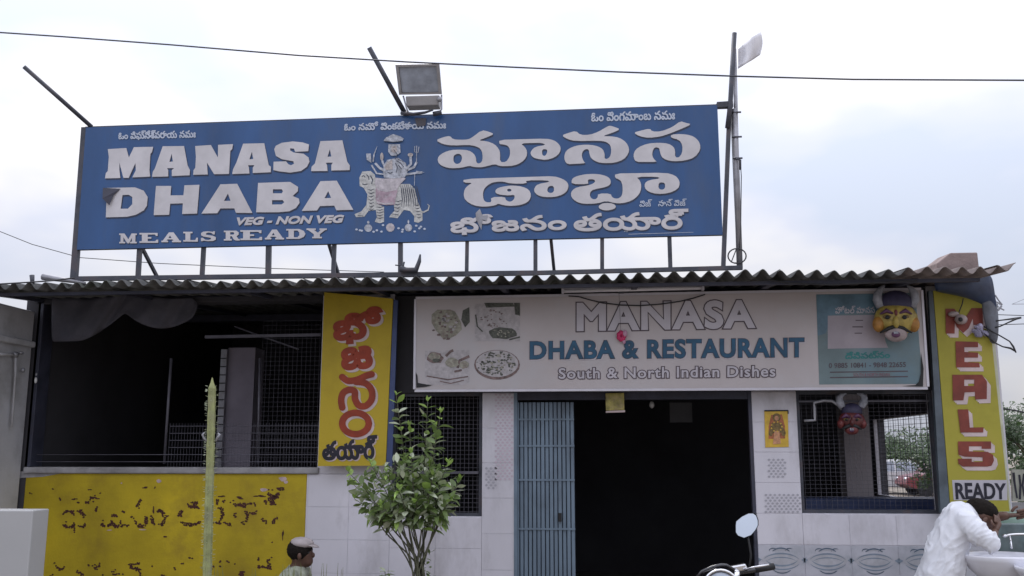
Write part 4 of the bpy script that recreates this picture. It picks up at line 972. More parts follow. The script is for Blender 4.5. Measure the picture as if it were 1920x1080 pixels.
# pink flower ornament hanging on the board
fw = thing('flower_ornament', V(1165,632,BY-0.03), 'small bright pink flower ornament hanging in front of the word DHABA', 'ornament')
b = B()
for k in range(7):
    a = k*0.9; b.ell(V(1165+5*math.cos(a), 630+6*math.sin(a), BY-0.03), (0.022,0.014,0.025), 8, 6)
b.build('petals', M['pink'], fw, smooth=True)
B().ell(V(1172,625,BY-0.04), (0.022,0.014,0.03), 8, 6).ell(V(1170,641,BY-0.03),(0.016,0.012,0.02),8,6).build('pale_petals', mat('pale_pink',(0.55,0.30,0.42),0.6), fw, smooth=True)
B().tube([V(1160,538,TY), V(1163,600,BY-0.03), V(1164,622,BY-0.03)], 0.002, 4).build('string', M['wire'], fw)
# yellow packet and bulb at the door head
pk = thing('yellow_packet', V(1153,755,-0.05), 'square yellow packet hanging from the door head', 'packet')
B().quadbox([V(1135,737,-0.06), V(1170,736,-0.06), V(1171,769,-0.06), V(1136,770,-0.06)], 0.03).build('packet_body', mat('yellow_packet_print', (0.42,0.36,0.09), 0.4, 0.4, 16, dirt=(0.42,0.30,0.20), dirt_amt=0.9, dirt_scale=9), pk, bevel=0.006)
B().quadbox([V(1136,770.5,-0.062), V(1172,769,-0.062), V(1172,773,-0.062), V(1136,774,-0.062)], 0.028).build('packet_base', M['white_shadow'], pk, bevel=0.003)
B().tube([V(1153,737,-0.04), V(1153,728,-0.03)], 0.003, 5).build('string', M['wire'], pk)
bl = thing('hanging_bulb', V(1222,755,0.1), 'dim bulb hanging inside the dark doorway', 'bulb')
B().ell(V(1222,759,0.2), (0.024,0.024,0.034)).build('bulb_glass', M['bulb'], bl, smooth=True)
B().tube([V(1221,738,0.2), V(1222,751,0.2)], 0.013, 8).build('socket', M['black'], bl, smooth=True)

# poster on the right pier
ps = thing('poster', V(1456,804,-0.012), 'yellow poster of a standing figure on the white pier right of the doorway', 'poster')
PY = -0.012
B().quadbox([V(1433,770,PY), V(1477,770,PY), V(1479,838,PY), V(1435,839,PY)], 0.003).build('sheet', M['poster_y'], ps)
def pp_(lps, m, d): lettering(ps, [[l] for l in lps], PY, d, m, name='print')
pp_([[(1446,778),(1466,777),(1472,800),(1472,822),(1441,823),(1441,800)]], M['poster_o'], 0.002)
pp_([ellipse(1456,783,8,8), [(1448,792),(1465,792),(1471,806),(1463,812),(1449,812),(1442,806)], ellipse(1445,812,4,6), ellipse(1469,812,4,6)], M['poster_g'], 0.003)
pp_([[(1452,808),(1461,808),(1464,832),(1449,833)], ellipse(1456,784,4,4.5)], M['pink'] if 0 else mat('poster_peach', (0.60,0.30,0.16), 0.5, 0.2, 40), 0.004)
pp_([ellipse(1456+10*math.cos(a), 800+9*math.sin(a), 1.6, 1.6, 6) for a in [k*0.7 for k in range(9)]], M['poster_y'], 0.005)
pp_([[(1433,769),(1477,768.5),(1477,771),(1433,771.5)], [(1476,769),(1478,769),(1478.5,776),(1476.5,776)]], M['black'], 0.006)

# ================================================================== YELLOW VERTICAL BANNER (left)
LY = -0.16
lb2 = thing('yellow_banner', V(670,710,LY), 'tall yellow board with stacked red Telugu letters left of the long pink board', 'signboard')
B().quadbox([V(608,548,LY), V(737,560,LY), V(723,873,LY), V(596,874,LY)], 0.025).build('panel', M['yellow_sign'], lb2)
B().quadbox([V(738,562,LY), V(746,563,LY), V(735,874,LY), V(724,874,LY)], 0.03).build('side_trim', M['navy_trim'], lb2)
z2 = lambda pts: [(a/2, 540+c/2) for a, c in pts]
for body, quad in (("భో", [(628,583),(714,577),(714,638),(628,644)]), ("జ", [(643,656),(696,650),(696,688),(643,692)])):
    text_on(lb2, body, quad, LY, 0.006, M['red_letter'], bold=0.018, shadow=M['white_shadow'], sdx=4.5, sdy=3.8)
glyphs = (
 [[(1284,334),(1306,348),(1340,344),(1372,330),(1394,324)], [(1336,352),(1372,358),(1394,384),(1394,418),(1372,442),(1346,440),(1332,416),(1330,388),(1310,382),(1288,394),(1280,420),(1284,448)]],
 [[(1334+50*math.cos(a), 508+40*math.sin(a)) for a in [2*math.pi*k/14 for k in range(15)]]])
for gp in glyphs:
    gp = [z2(q) for q in gp]
    brush(lb2, gp, LY, 0.0015, M['white_shadow'], 14.5, 'letter_shade', 3.5, 3.2)
    brush(lb2, gp, LY, 0.0055, M['red_letter'], 12.8, 'letter')
text_on(lb2, "తయార్", [(606,824),(706,817),(706,860),(606,862)], LY, 0.006, M['black_letter'], bold=0.0085, shadow=M['white_shadow'], sdx=2, sdy=2)

# ================================================================== YELLOW MEALS BOARD (right)
RY = -0.16
rb2 = thing('meals_board', V(1830,750,RY), 'tall greenish yellow board reading MEALS READY down the right-hand pillar', 'signboard')
B().quadbox([V(1750,545,RY), V(1850,545,RY), V(1893,962,RY), V(1783,962,RY)], 0.03).build('panel', M['yellow_sign2'], rb2)
B().quadbox([V(1741,545,RY), V(1749,545,RY), V(1782,962,RY), V(1764,962,RY)], 0.05).build('side_trim', mat('slate_blue_trim', (0.10,0.125,0.15), 0.5, 0.25, 5), rb2)
B().quadbox([V(1851,560,RY+.01), V(1858,560,RY+.01), V(1896,962,RY+.01), V(1893.5,962,RY+.01)], 0.03).build('side_trim', mat('cream_trim', (0.55,0.55,0.42), 0.5, 0.15, 5), rb2)
K45 = lambda p: crop(1720,460,4.5,p); K54 = lambda p: crop(1740,760,5.4,p); K27 = lambda p: crop(1300,460,2.7,p)
mls = [[K45([(235,535),(310,535),(385,640),(455,530),(548,530),(552,670),(470,672),(465,620),(430,700),(385,740),(330,690),(315,650),(312,745),(238,745)])],
 [K45([(320,810),(510,815),(510,860),(395,860),(395,900),(510,905),(510,948),(395,948),(395,985),(520,990),(525,1030),(325,1030)])],
 [K27([(1310,655),(1460,655),(1485,690),(1484,778),(1425,780),(1424,742),(1372,745),(1366,785),(1312,785)]), K27([(1370,680),(1420,680),(1420,712),(1370,712)])],
 [K54([(297,42),(405,40),(420,225),(560,222),(555,275),(325,275)])],
 [K54([(300,365),(635,365),(635,440),(540,440),(540,415),(412,415),(412,465),(600,470),(655,500),(665,560),(640,610),(600,620),(350,620),(305,590),(300,540),(440,540),(440,572),(550,572),(550,525),(370,520),(305,500)])]]
for g in mls:
    for q, (dx, dy) in enumerate(((2.5,2.5),(5,5),(7.5,7.5))):
        lettering(rb2, [g], RY, 0.002+q*0.0008, M['white_shadow'], name='letter_shade', dx=dx, dy=dy)
    lettering(rb2, [g], RY, 0.007, M['red_letter2'], name='letter')
lettering(rb2, [[[(1785,900),(1888,900),(1889,938),(1788,938)]]], RY, 0.0015, M['ink_light'], name='printed_panel')
text_on(rb2, "READY", [(1791,906),(1884,907),(1885,935),(1793,935)], RY, 0.004, M['black_letter'], bold=0.005)
sp = thing('small_side_sign', V(1915,910,0.3), 'pale sign edge with dark bars beside the word READY at the right edge', 'signboard')
B().quadbox([V(1898,880,0.3), V(1975,882,0.3), V(1975,940,0.3), V(1899,940,0.3)], 0.03).build('panel', mat('pale_khaki_print', (0.36,0.36,0.30), 0.5, 0.15, 8), sp)
lettering(sp, [[stroke([(1900,886),(1902,905),(1907,934)],[5,4,3])], [stroke([(1911,890),(1913,910),(1912,936)],4)], [stroke([(1920,888),(1917,910),(1921,930)],4)]], 0.3, 0.003, M['black_letter'], name='lettering')
B().quadbox([V(1897,943,0.2), V(1975,945,0.2), V(1975,962,0.2), V(1898,962,0.2)], 0.2).build('ledge', M['coping'], sp)

# tarpaulin wrapped over the top of the MEALS board
def cloth_grid(name, m, rows, parent=None, sub=2, thick=0.006):
    b = B(); n = len(rows[0]); vs = [p for r in rows for p in r]
    b.add(vs, [(j*n+i, j*n+i+1, (j+1)*n+i+1, (j+1)*n+i) for j in range(len(rows)-1) for i in range(n-1)])
    o = b.build(name, m, parent, smooth=True, recalc=False)
    s = o.modifiers.new('s', 'SUBSURF'); s.levels = s.render_levels = sub
    t = o.modifiers.new('t', 'SOLIDIFY'); t.thickness = thick; return o
o = cloth_grid('tarpaulin', M['tarp'], [
  [V(1752,514,-.30), V(1790,512,-.36), V(1830,511,-.34), V(1858,512,-.30)],
  [V(1752,535,-.34), V(1790,538,-.40), V(1830,538,-.38), V(1862,534,-.30)],
  [V(1754,544,-.28), V(1790,549,-.32), V(1832,556,-.32), V(1866,560,-.25)],
  [V(1756,546,-.22), V(1792,552,-.23), V(1836,564,-.24), V(1870,590,-.21)]])
tag(o, 'dark blue tarpaulin bundled over the top of the MEALS board under the eave', 'tarpaulin')
o = cloth_grid('tarpaulin', M['plaster'] if 0 else mat('grey_plastic_sheet', (0.13,0.14,0.17), 0.5, 0.3, 6, 0.3, 18), [
  [V(1842,548,-.26), V(1852,545,-.28), V(1862,552,-.24)],
  [V(1840,580,-.24), V(1856,580,-.27), V(1870,572,-.22)],
  [V(1850,615,-.20), V(1860,618,-.24), V(1872,612,-.20)],
  [V(1856,640,-.19), V(1862,646,-.22), V(1870,642,-.19)]])
tag(o, 'grey plastic sheet hanging down the right edge of the MEALS board', 'plastic sheet')
# little white gadget and bow on the letter M, dark twigs to the right
gd = thing('white_lamp_holder', V(1800,595,RY-0.03), 'white lamp holder with a dark eye fixed on the first letter of MEALS', 'lamp holder')
B().ell(V(1802,599,RY-0.05), (0.055,0.04,0.045)).ell(V(1788,589,RY-0.03),(0.05,0.03,0.025)).build('holder_body', M['mask_pale'], gd, smooth=True)
B().ell(V(1801,599,RY-0.09), (0.020,0.012,0.020)).build('dark_eye', M['black'], gd, smooth=True)
B().tube([V(1797,588,RY-.03), V(1804,570,RY-.04), V(1806,560,RY-.03)], 0.005, 5).build('cord', M['wire'], gd)
bw = thing('plastic_bow', V(1838,618,RY-0.04), 'pale lilac crumpled plastic bow on the right edge of the letter M', 'plastic bow')
b = B(); rnd = random.Random(4)
for k in range(9): b.ell(V(1838+rnd.uniform(-12,12), 620+rnd.uniform(-8,8), RY-0.04), (rnd.uniform(.02,.04),.02,rnd.uniform(.012,.03)), 7, 5, Matrix.Rotation(rnd.uniform(0,3),3,'Y'))
b.build('crumpled_film', mat('lilac_film', (0.34,0.32,0.46), 0.3, 0.3, 12), bw)
tw = thing('bent_wires', V(1855,620,RY), 'dark bent wire loops sticking out to the right beside the letters M and E', 'wire')
for pts in (((1850,604),(1880,600),(1904,597),(1915,595)), ((1852,617),(1875,612),(1890,605),(1905,598),(1915,596)), ((1845,612),(1858,620),(1876,630),(1893,640),(1900,650),(1905,661)), ((1845,625),(1866,643),(1880,650),(1895,653),(1904,659))):
    P = [V(a,b_,RY-0.05-0.1*(i/4)) for i,(a,b_) in enumerate(pts)]; B().tube(P, [0.006+0.003*(i==len(P)-2) for i in range(len(P))], 6).build('wire_loop', M['wire'], tw, smooth=True)
b = B(); rnd = random.Random(8)
for k in range(14):
    c = V(1872+rnd.uniform(-5,8), 572+rnd.uniform(-12,12), 0.2); b.tube([c, c+Vector((rnd.uniform(-.05,.05), 0, rnd.uniform(-.05,.05)))], 0.007, 4)
o = b.build('wire_tangle', M['galv'], None); tag(o, 'small tangle of twisted wire in the sky just right of the tarpaulin', 'wire tangle')
# lattice pylon far away
py0 = V(1948, 600, 190)
pyl = B()
for s in (-1, 1):
    pyl.beam((py0.x+s*2.2, 190, 0), (py0.x+s*0.5, 190, py0.z+9), 0.14)
for k in range(14):
    z = k*(py0.z+9)/14; z2 = (k+1)*(py0.z+9)/14; a = 2.2-1.7*k/14; c = 2.2-1.7*(k+1)/14
    pyl.beam((py0.x-a,190,z),(py0.x+c,190,z2),0.07).beam((py0.x+a,190,z),(py0.x-c,190,z2),0.07)
zc = V(1925,570,190).z
pyl.beam((py0.x-5,190,zc),(py0.x+5,190,zc),0.1).beam((py0.x-5,190,zc),(py0.x,190,zc+2),0.08).beam((py0.x+5,190,zc),(py0.x,190,zc+2),0.08)
o = pyl.build('power_pylon', M['galv'], None); tag(o, 'faint distant lattice power pylon at the right edge of the sky', 'pylon')

# ================================================================== HORNED MASKS
def horn(b, pts, rad, Y): b.tube([V(a, c, Y) for a, c in pts], rad, 10)
def make_mask(cx, cy, s, Y, label, face, brow, cheek, lower, hornpts):
    mk = thing('horned_mask', V(cx, cy, Y), label, 'mask', 'horned demon masks on the restaurant front')
    P = lambda u, v, d=0: V(cx+u*s, cy+v*s, Y-d)
    def sk(pts, r, m, nm, d=0.06): B().tube([P(a, c, d) for a, c in pts], r, 8).build(nm, m, mk, smooth=True)
    u = 0.0047*s
    B().ell(P(0,0), (40*u,0.10,34*u), 20, 12, None, lambda p: Vector((p.x*(1.0 if p.z > -0.2 else 1+0.5*(p.z+0.2)), p.y, p.z))).build('face', face, mk, smooth=True)
    B().ell(P(0,-30,-0.01), (31*u,0.08,26*u), 18, 10).build('cap', brow, mk, smooth=True)
    for sx in (-1, 1):
        B().ell(P(sx*33,8,0.03), (11*u,0.05,15*u), 12, 8).build('cheek', cheek, mk, smooth=True)
        B().ell(P(sx*17,-6,0.085), (8*u,0.016,4*u), 12, 8).build('eye', M['poster_g'], mk, smooth=True)
        B().ell(P(sx*16,-5,0.105), (4.5*u,0.01,3.8*u), 10, 6).build('pupil', M['black'], mk, smooth=True)
        sk([(sx*6,-12),(sx*18,-18),(sx*30,-11)], [.010,.020,.006], M['mask_purple'], 'eyebrow', 0.088)
        hb = B(); hb.tube([P(sx*a, c, 0.0) for a, c in hornpts], [0.036*s**.3,0.042*s**.3,0.036*s**.3,0.023*s**.3,0.006], 10); hb.build('horn', M['horn'], mk, smooth=True)
    B().ell(P(0,4,0.11), (6*u,0.03,11*u), 12, 8).build('nose', face, mk, smooth=True)
    sk([(-30,24),(-14,16),(0,12),(14,16),(30,24)], [.006,.018,.02,.018,.006], M['black'], 'moustache', 0.085)
    B().ell(P(0,26,0.06), (21*u,0.05,15*u), 16, 8).build('muzzle', lower, mk, smooth=True)
    B().ell(P(0,27,0.118), (8*u,0.012,6*u), 12, 6).build('mouth', M['mask_purple'], mk, smooth=True)
    for k in (-3,0,3): B().box(P(k,23,0.13).x-0.006, P(k,23,0.13).x+0.006, P(k,23,0.13).y-0.004, P(k,23,0.13).y+0.01, P(k,23,0.13).z-0.012, P(k,23,0.13).z+0.006).build('tooth', M['horn'], mk)
    B().ell(P(0,-14,0.10), (3*u,0.01,6*u), 8, 6).build('forehead_mark', M['mask_r'], mk, smooth=True)
    return mk
make_mask(1680, 600, 1.0, BY-0.10, 'yellow demon mask with pale horns hung on the right end of the long pink board', M['mask_y'], M['mask_navy'], M['orange'], M['mask_pale'], [(29,-24),(35,-38),(34,-50),(28,-59),(21,-65)])
make_mask(1597, 790, 0.62, -0.06, 'smaller dark red demon mask with pale horns hung in the right front window', mat('mask_dark_red', (0.10,0.02,0.02), 0.45, 0.3, 20), M['mask_navy'], M['mask_r'], M['mask_r'], [(28,-42),(36,-58),(38,-70),(30,-80),(16,-84)])
# white curved pipe next to the red mask
o = B().tube([V(a,c,-0.05) for a,c in ((1508,789),(1528,788),(1527,765),(1526,755),(1545,751),(1560,752),(1572,760),(1578,768))], 0.014, 8).build('curved_pipe', M['galv'], None, smooth=True)
tag(o, 'pale bent pipe between the pier and the red mask in the right window', 'pipe')

# grey cloth hanging in the left opening
rows = []
cols_ = 37
for j in range(6):
    r = []
    for i in range(cols_):
        t = i/(cols_-1); px = 97 + t*275
        top = 556 + 4*math.sin(t*9)
        if px < 235: bot = 641 - 3*abs(math.sin(t*3)) - (max(0, px-150)/85)**1.4*52
        else: bot = 586 + 30*math.sin((px-235)/137*math.pi)**0.8 if px < 371 else 570
        v = j/5
        r.append(V(px + (1-v)*12*math.sin(t*5), top*(1-v)+bot*v, -0.06+0.035*math.sin(t*14+j*0.5)+0.02*math.sin(t*41+j*1.3)))
    rows.append(r)
o = cloth_grid('hanging_cloth', M['cloth_dark'], rows, None, 1, 0.003)
tag(o, 'grey cloth draped in two swags at the top of the dark left opening', 'cloth')
# ================================================================== PEOPLE
def skin_mesh(name, joints, bones, root, m, parent, levels=2, disp=0.0, dscale=0.12, smooth_tool=True):
    names = list(joints); off = ROOT.get(parent.name, Vector())
    me = bpy.data.meshes.new(name)
    me.from_pydata([Vector(joints[n][0]) - off for n in names], [(names.index(a), names.index(c)) for a, c in bones], [])
    o = bpy.data.objects.new(name, me); col.objects.link(o); o.parent = parent; ROOT[o.name] = off
    me.materials.append(m)
    sk = o.modifiers.new('skin', 'SKIN'); sk.use_smooth_shade = True; sk.branch_smoothing = 0.6
    if not me.skin_vertices: 
        me.attributes  # the modifier needs the layer
        bm = bmesh.new(); bm.from_mesh(me); bm.verts.layers.skin.verify(); bm.to_mesh(me); bm.free()
    for i, n in enumerate(names):
        r = joints[n][1]; r = r if isinstance(r, tuple) else (r, r)
        me.skin_vertices[0].data[i].radius = r; me.skin_vertices[0].data[i].use_root = (n == root)
    s = o.modifiers.new('sub', 'SUBSURF'); s.levels = s.render_levels = levels
    if disp:
        tx = bpy.data.textures.new(name+'_folds', 'CLOUDS'); tx.noise_scale = dscale; tx.noise_depth = 2
        d = o.modifiers.new('folds', 'DISPLACE'); d.texture = tx; d.strength = disp; d.mid_level = 0.5; d.texture_coords = 'LOCAL'
    return o
def soft_body(name, items, m, parent, voxel=0.012, smooth=6, disp=()):
    """one continuous skin grown over overlapping rounded volumes: ('c', p0, r0, p1, r1) tapered limbs, ('e', centre, radii[, rot]) masses"""
    b = B()
    for it in items:
        if it[0] == 'c':
            _, p0, r0, p1, r1 = it; p0, p1 = Vector(p0), Vector(p1); d = (p1-p0); n = 6
            b.tube([p0+d*(k/n) for k in range(n+1)], [r0+(r1-r0)*k/n for k in range(n+1)], 16)
            b.ell(p0, (r0,)*3, 16, 10).ell(p1, (r1,)*3, 16, 10)
        else: b.ell(it[1], it[2], 20, 12, it[3] if len(it) > 3 else None)
    o = b.build(name, m, parent, smooth=True)
    r = o.modifiers.new('r', 'REMESH'); r.mode = 'VOXEL'; r.voxel_size = voxel; r.use_smooth_shade = True
    s_ = o.modifiers.new('s', 'SMOOTH'); s_.iterations = smooth; s_.factor = 0.5
    for k, (st_, sc_, ty) in enumerate(disp):
        tx = bpy.data.textures.new(name+'_folds', ty); tx.noise_scale = sc_
        if ty == 'CLOUDS': tx.noise_depth = 1
        d_ = o.modifiers.new('folds', 'DISPLACE'); d_.texture = tx; d_.strength = st_; d_.mid_level = 0.5; d_.texture_coords = 'LOCAL'
    return o
def hand(parent, wrist, direction, side, m, curl=0.5, s=1.0):
    d = Vector(direction).normalized(); w = Vector(side).normalized(); n = d.cross(w).normalized()
    b = bmesh.new()
    W = Vector(wrist)
    J = {'w': (W, (0.024*s, 0.017*s)), 'p': (W+d*0.05*s, (0.034*s, 0.015*s)), 'p2': (W+d*0.085*s, (0.036*s, 0.013*s))}
    o = skin_mesh('hand', J, [('w','p'),('p','p2')], 'w', m, parent, 2)
    for k, L in enumerate((0.062, 0.072, 0.067, 0.052)):
        a = W + d*0.080*s + w*(k-1.5)*0.019*s; c1 = math.cos(curl); s1 = math.sin(curl)
        p1 = a + (d*c1 + n*s1)*L*0.5*s; p2 = p1 + (d*math.cos(curl*2) + n*math.sin(curl*2))*L*0.45*s
        skin_mesh('finger', {'a': (a-d*0.02*s, .0105*s), 'b': (p1, .0098*s), 'c': (p2, .0078*s)}, [('a','b'),('b','c')], 'a', m, parent, 1)
    a = W + d*0.03*s - w*0.025*s; p1 = a + (d*0.6 - w*0.7 + n*0.3)*0.035*s; p2 = p1 + (d*0.9 - w*0.2 + n*0.3)*0.028*s
    skin_mesh('thumb', {'a': (a, .011*s), 'b': (p1, .0095*s), 'c': (p2, .0075*s)}, [('a','b'),('b','c')], 'a', m, parent, 1)
    return o
YM = -1.45
def PM(px, py, dy=0.0):
    q = V(px, py, YM); return q + Vector((0, dy, 0))
pel = PM(1764, 1048); foot_x = pel.x + 0.02
man = thing('person', (foot_x, YM, 0), 'man in a loose white shirt bending over a wash basin, hand at his face', 'person')
hd = PM(1842, 962)
J = {'pelvis': (pel, (.10,.10)), 'waist': (PM(1770,1020), (.10,.09)), 'chest': (PM(1788,990), (.10,.10)), 'neckb': (PM(1810,966), (.06,.06)), 'neck': (PM(1824,957), (.058,.062)),
     'skull': (hd, (.088,.088)), 'brow': (PM(1854,972), (.076,.068)), 'jaw': (PM(1853,990), (.048,.048)),
     'shN': (PM(1797,985,-.14), .045), 'elN': (PM(1822,1010,-.225), .040), 'foN': (PM(1840,1008,-.19), .036), 'wrN': (PM(1853,994,-.12), .025),
     'shF': (PM(1808,974,.14), .045), 'elF': (PM(1848,984,.20), .045), 'foF': (PM(1872,973,.13), .042), 'wrF': (PM(1893,968,.06), .031),
     'hipN': (pel+Vector((-.02,-.07,-.05)), .075), 'knN': (Vector((pel.x+.03, YM-.11, .49)), .06), 'anN': (Vector((pel.x-.02, YM-.11, .10)), .04), 'toN': (Vector((pel.x+.15, YM-.12, .045)), .035),
     'hipF': (pel+Vector((-.02,.07,-.05)), .075), 'knF': (Vector((pel.x+.06, YM+.12, .49)), .06), 'anF': (Vector((pel.x+.02, YM+.13, .10)), .04), 'toF': (Vector((pel.x+.19, YM+.14, .045)), .035)}
Bn = [('pelvis','waist'),('waist','chest'),('chest','neckb'),('neckb','neck'),('neck','skull'),('skull','brow'),('brow','jaw'),('chest','shN'),('shN','elN'),('elN','foN'),('foN','wrN'),
      ('chest','shF'),('shF','elF'),('elF','foF'),('foF','wrF'),('pelvis','hipN'),('hipN','knN'),('knN','anN'),('anN','toN'),('pelvis','hipF'),('hipF','knF'),('knF','anF'),('anF','toF')]
def limbs(J, bones, skip=()):
    r_ = lambda v: (v[1][0] if isinstance(v[1], tuple) else v[1])
    return [('c', J[a][0], r_(J[a]), J[c][0], r_(J[c])) for a, c in bones if (a, c) not in skip]
soft_body('body', limbs(J, Bn)+[('e', PM(1842,960), (.098,.082,.085), Matrix.Rotation(0.35,3,'Y')), ('e', PM(1858,990), (.03,.028,.03))], M['skin'], man, 0.011, 5)
# face details: nose, ear, eyes and hair cap
B().ell(PM(1868,977), (.018,.016,.024)).build('nose', M['skin'], man, smooth=True)
B().ell(PM(1838,974,-.086), (.017,.010,.027), 12, 8, Matrix.Rotation(0.5,3,'Y')).build('ear', M['skin'], man, smooth=True)
B().ell(PM(1860,970,-.055), (.008,.01,.008), 8, 6).build('eye', M['black'], man, smooth=True)
def hairfn(p):
    k = 1 + 0.05*noise.noise(p*5) + 0.035*noise.noise(p*16); return p*k
B().ell(PM(1841,955), (.112,.095,.076), 48, 30, Matrix.Rotation(0.35,3,'Y'), hairfn).build('hair', M['hair'], man, smooth=True)
tor = [((1802,957),(.080,.120,.058)), ((1796,968),(.110,.180,.085)), ((1789,988),(.128,.195,.10)), ((1780,1016),(.138,.185,.10)), ((1771,1046),(.148,.182,.10)), ((1764,1076),(.158,.185,.10)), ((1760,1106),(.168,.19,.09))]
items = []
for (c0, r0), (c1, r1) in zip(tor, tor[1:]):
    for k in range(5): t = k/5; items.append(('e', PM(*c0).lerp(PM(*c1), t), tuple(a+(c-a)*t for a, c in zip(r0, r1))))
items += [('c', PM(1797,977,-.14), .088, PM(1815,998,-.21), .082), ('c', PM(1815,998,-.21), .080, PM(1831,1012,-.235), .066), ('c', PM(1806,972,.14), .085, PM(1828,980,.20), .072), ('c', PM(1828,980,.20), .072, PM(1846,984,.20), .058)]
items.append(('c', PM(1828,1007,-.23), .073, PM(1833,1013,-.235), .071))
raw = soft_body('shirt', items, M['shirt'], man, 0.009, 10)
bpy.context.view_layer.update()
ev = bpy.data.meshes.new_from_object(raw.evaluated_get(bpy.context.evaluated_depsgraph_get()))
raw.modifiers.clear(); raw.data = ev
if not ev.materials: ev.materials.append(M['shirt'])
ax = (PM(1746,1080)-PM(1800,972)).normalized(); bx_ = ax.cross(Vector((0,1,0))).normalized()
sl = (PM(1831,1012,-.235)-PM(1797,977,-.14)).normalized(); sc0 = PM(1797,977,-.14)
org = ROOT[man.name]
def ridged(v): return max(0.0, 1-abs(noise.noise(v))*2.6)**2
nrm_ = [v.normal.copy() for v in ev.vertices]
for v, n_ in zip(ev.vertices, nrm_):
    p = v.co + org; w_ = Vector((noise.noise(p*6), noise.noise(p*6+Vector((7,1,3))), noise.noise(p*6+Vector((2,9,5)))))*0.05
    q = p + w_
    tor_f = ridged(Vector((q.dot(ax)*3.2, q.dot(bx_)*9.0, q.y*9.0)))*0.016 + ridged(Vector((q.dot(ax)*7, q.dot(bx_)*8+q.dot(ax)*6, q.y*12+3)))*0.007
    d_ = p-sc0; al = d_.dot(sl); side = (d_-sl*al); f = max(0, min(1, (al+.02)/.08)) * max(0, min(1, (-(p.y-YM)-.12)/.06))
    arm_f = ridged(Vector((al*15+q.z*6, q.y*5, side.length*4)))*0.014 + ridged(Vector((al*24, q.z*14, q.y*9)))*0.006
    v.co += n_*((tor_f*(1-f)+arm_f*f) - 0.006)
ev.update(); ev.shade_smooth()
b = B(); b.lathe([(.080,-.03),(.084,0.0),(.076,.024),(.066,.020),(.066,-.02)], PM(1819,963), 20, Matrix.Rotation(R(62),3,'Y')); b.build('collar', M['shirt'], man, smooth=True)
TJ = {'p': (pel+Vector((0,0,-.06)), (.11,.10)), 'hN': (pel+Vector((0,-.08,-.16)), .09), 'kN': (Vector((pel.x+.03, YM-.11, .49)), .085), 'aN': (Vector((pel.x-.02, YM-.11, .11)), .065),
      'hF': (pel+Vector((0,.08,-.16)), .09), 'kF': (Vector((pel.x+.06, YM+.12, .49)), .085), 'aF': (Vector((pel.x+.02, YM+.13, .11)), .065)}
soft_body('trousers', limbs(TJ, [('p','hN'),('hN','kN'),('kN','aN'),('p','hF'),('hF','kF'),('kF','aF')]), M['trousers'], man, 0.014, 4)
hand(man, PM(1853,994,-.12), Vector((0.35,0.25,0.65)), Vector((0.6,0.5,-0.3)), M['skin'], 0.4)
hand(man, PM(1893,968,.06), Vector((1,-0.2,0.10)), Vector((0.1,0.5,-.8)), M['skin'], 0.3, 1.12)
# seated onlooker with a cap, bottom left of the shrub
YS = -0.9
def PS(px, py, dy=0.0): return V(px, py, YS) + Vector((0, dy, 0))
hp = PS(560,1040); sx = hp.x
kid = thing('person', (sx, YS, 0), 'person in a pale cap sitting low by the yellow wall, head and shoulders visible', 'person')
zp = 0.29
KJ = {'pelvis': (Vector((sx-.05,YS,zp)), (.14,.12)), 'chest': (Vector((sx-.03,YS,zp+.32)), (.15,.12)), 'neckb': (Vector((sx-.01,YS,zp+.46)), .07), 'neck': (Vector((sx,YS,hp.z-.12)), .05),
      'skull': (PS(565,1034), (.085,.085)), 'jaw': (PS(576,1052), (.05,.048)),
      'shN': (Vector((sx-.02,YS-.17,zp+.42)), .055), 'elN': (Vector((sx+.08,YS-.22,zp+.18)), .04), 'wrN': (Vector((sx+.28,YS-.15,zp+.26)), .026),
      'shF': (Vector((sx-.02,YS+.17,zp+.42)), .055), 'elF': (Vector((sx+.08,YS+.22,zp+.18)), .04), 'wrF': (Vector((sx+.28,YS+.12,zp+.26)), .026),
      'knN': (Vector((sx+.38,YS-.14,zp+.22)), .065), 'anN': (Vector((sx+.42,YS-.13,.09)), .042), 'toN': (Vector((sx+.56,YS-.14,.045)), .034),
      'knF': (Vector((sx+.38,YS+.14,zp+.22)), .065), 'anF': (Vector((sx+.42,YS+.13,.09)), .042), 'toF': (Vector((sx+.56,YS+.14,.045)), .034)}
soft_body('body', limbs(KJ, [('pelvis','chest'),('chest','neckb'),('neckb','neck'),('neck','skull'),('skull','jaw'),('chest','shN'),('shN','elN'),('elN','wrN'),('chest','shF'),('shF','elF'),('elF','wrF'),
   ('pelvis','knN'),('knN','anN'),('anN','toN'),('pelvis','knF'),('knF','anF'),('anF','toF')])+[('e', PS(576,1040), (.05,.06,.07))], M['skin'], kid, 0.011, 4)
c_ = lambda a, y_, z_: Vector((sx+a, YS+y_, zp+z_))
soft_body('shirt', [('e', c_(-.05,0,.02), (.15,.17,.10)), ('e', c_(-.045,0,.14), (.145,.175,.12)), ('e', c_(-.04,0,.28), (.145,.185,.12)), ('e', c_(-.03,0,.40), (.12,.18,.08)), ('e', c_(-.01,0,.46), (.085,.09,.05)),
   ('c', c_(-.02,-.17,.40), .082, c_(.05,-.21,.25), .07), ('c', c_(-.02,.17,.40), .082, c_(.05,.21,.25), .07)], mat('grey_green_shirt', (0.36,0.38,0.30), 0.85, 0.2, 14), kid, 0.012, 3, ((0.035, 0.08, 'CLOUDS'),))
soft_body('trousers', [('e', c_(-.05,0,0), (.15,.17,.09)), ('c', c_(0,-.09,.02), .10, c_(.38,-.14,.22), .08), ('c', c_(.38,-.14,.22), .08, (sx+.42,YS-.13,.12), .055), ('c', c_(0,.09,.02), .10, c_(.38,.14,.22), .08), ('c', c_(.38,.14,.22), .08, (sx+.42,YS+.13,.12), .055)], M['trousers'], kid, 0.014, 4)
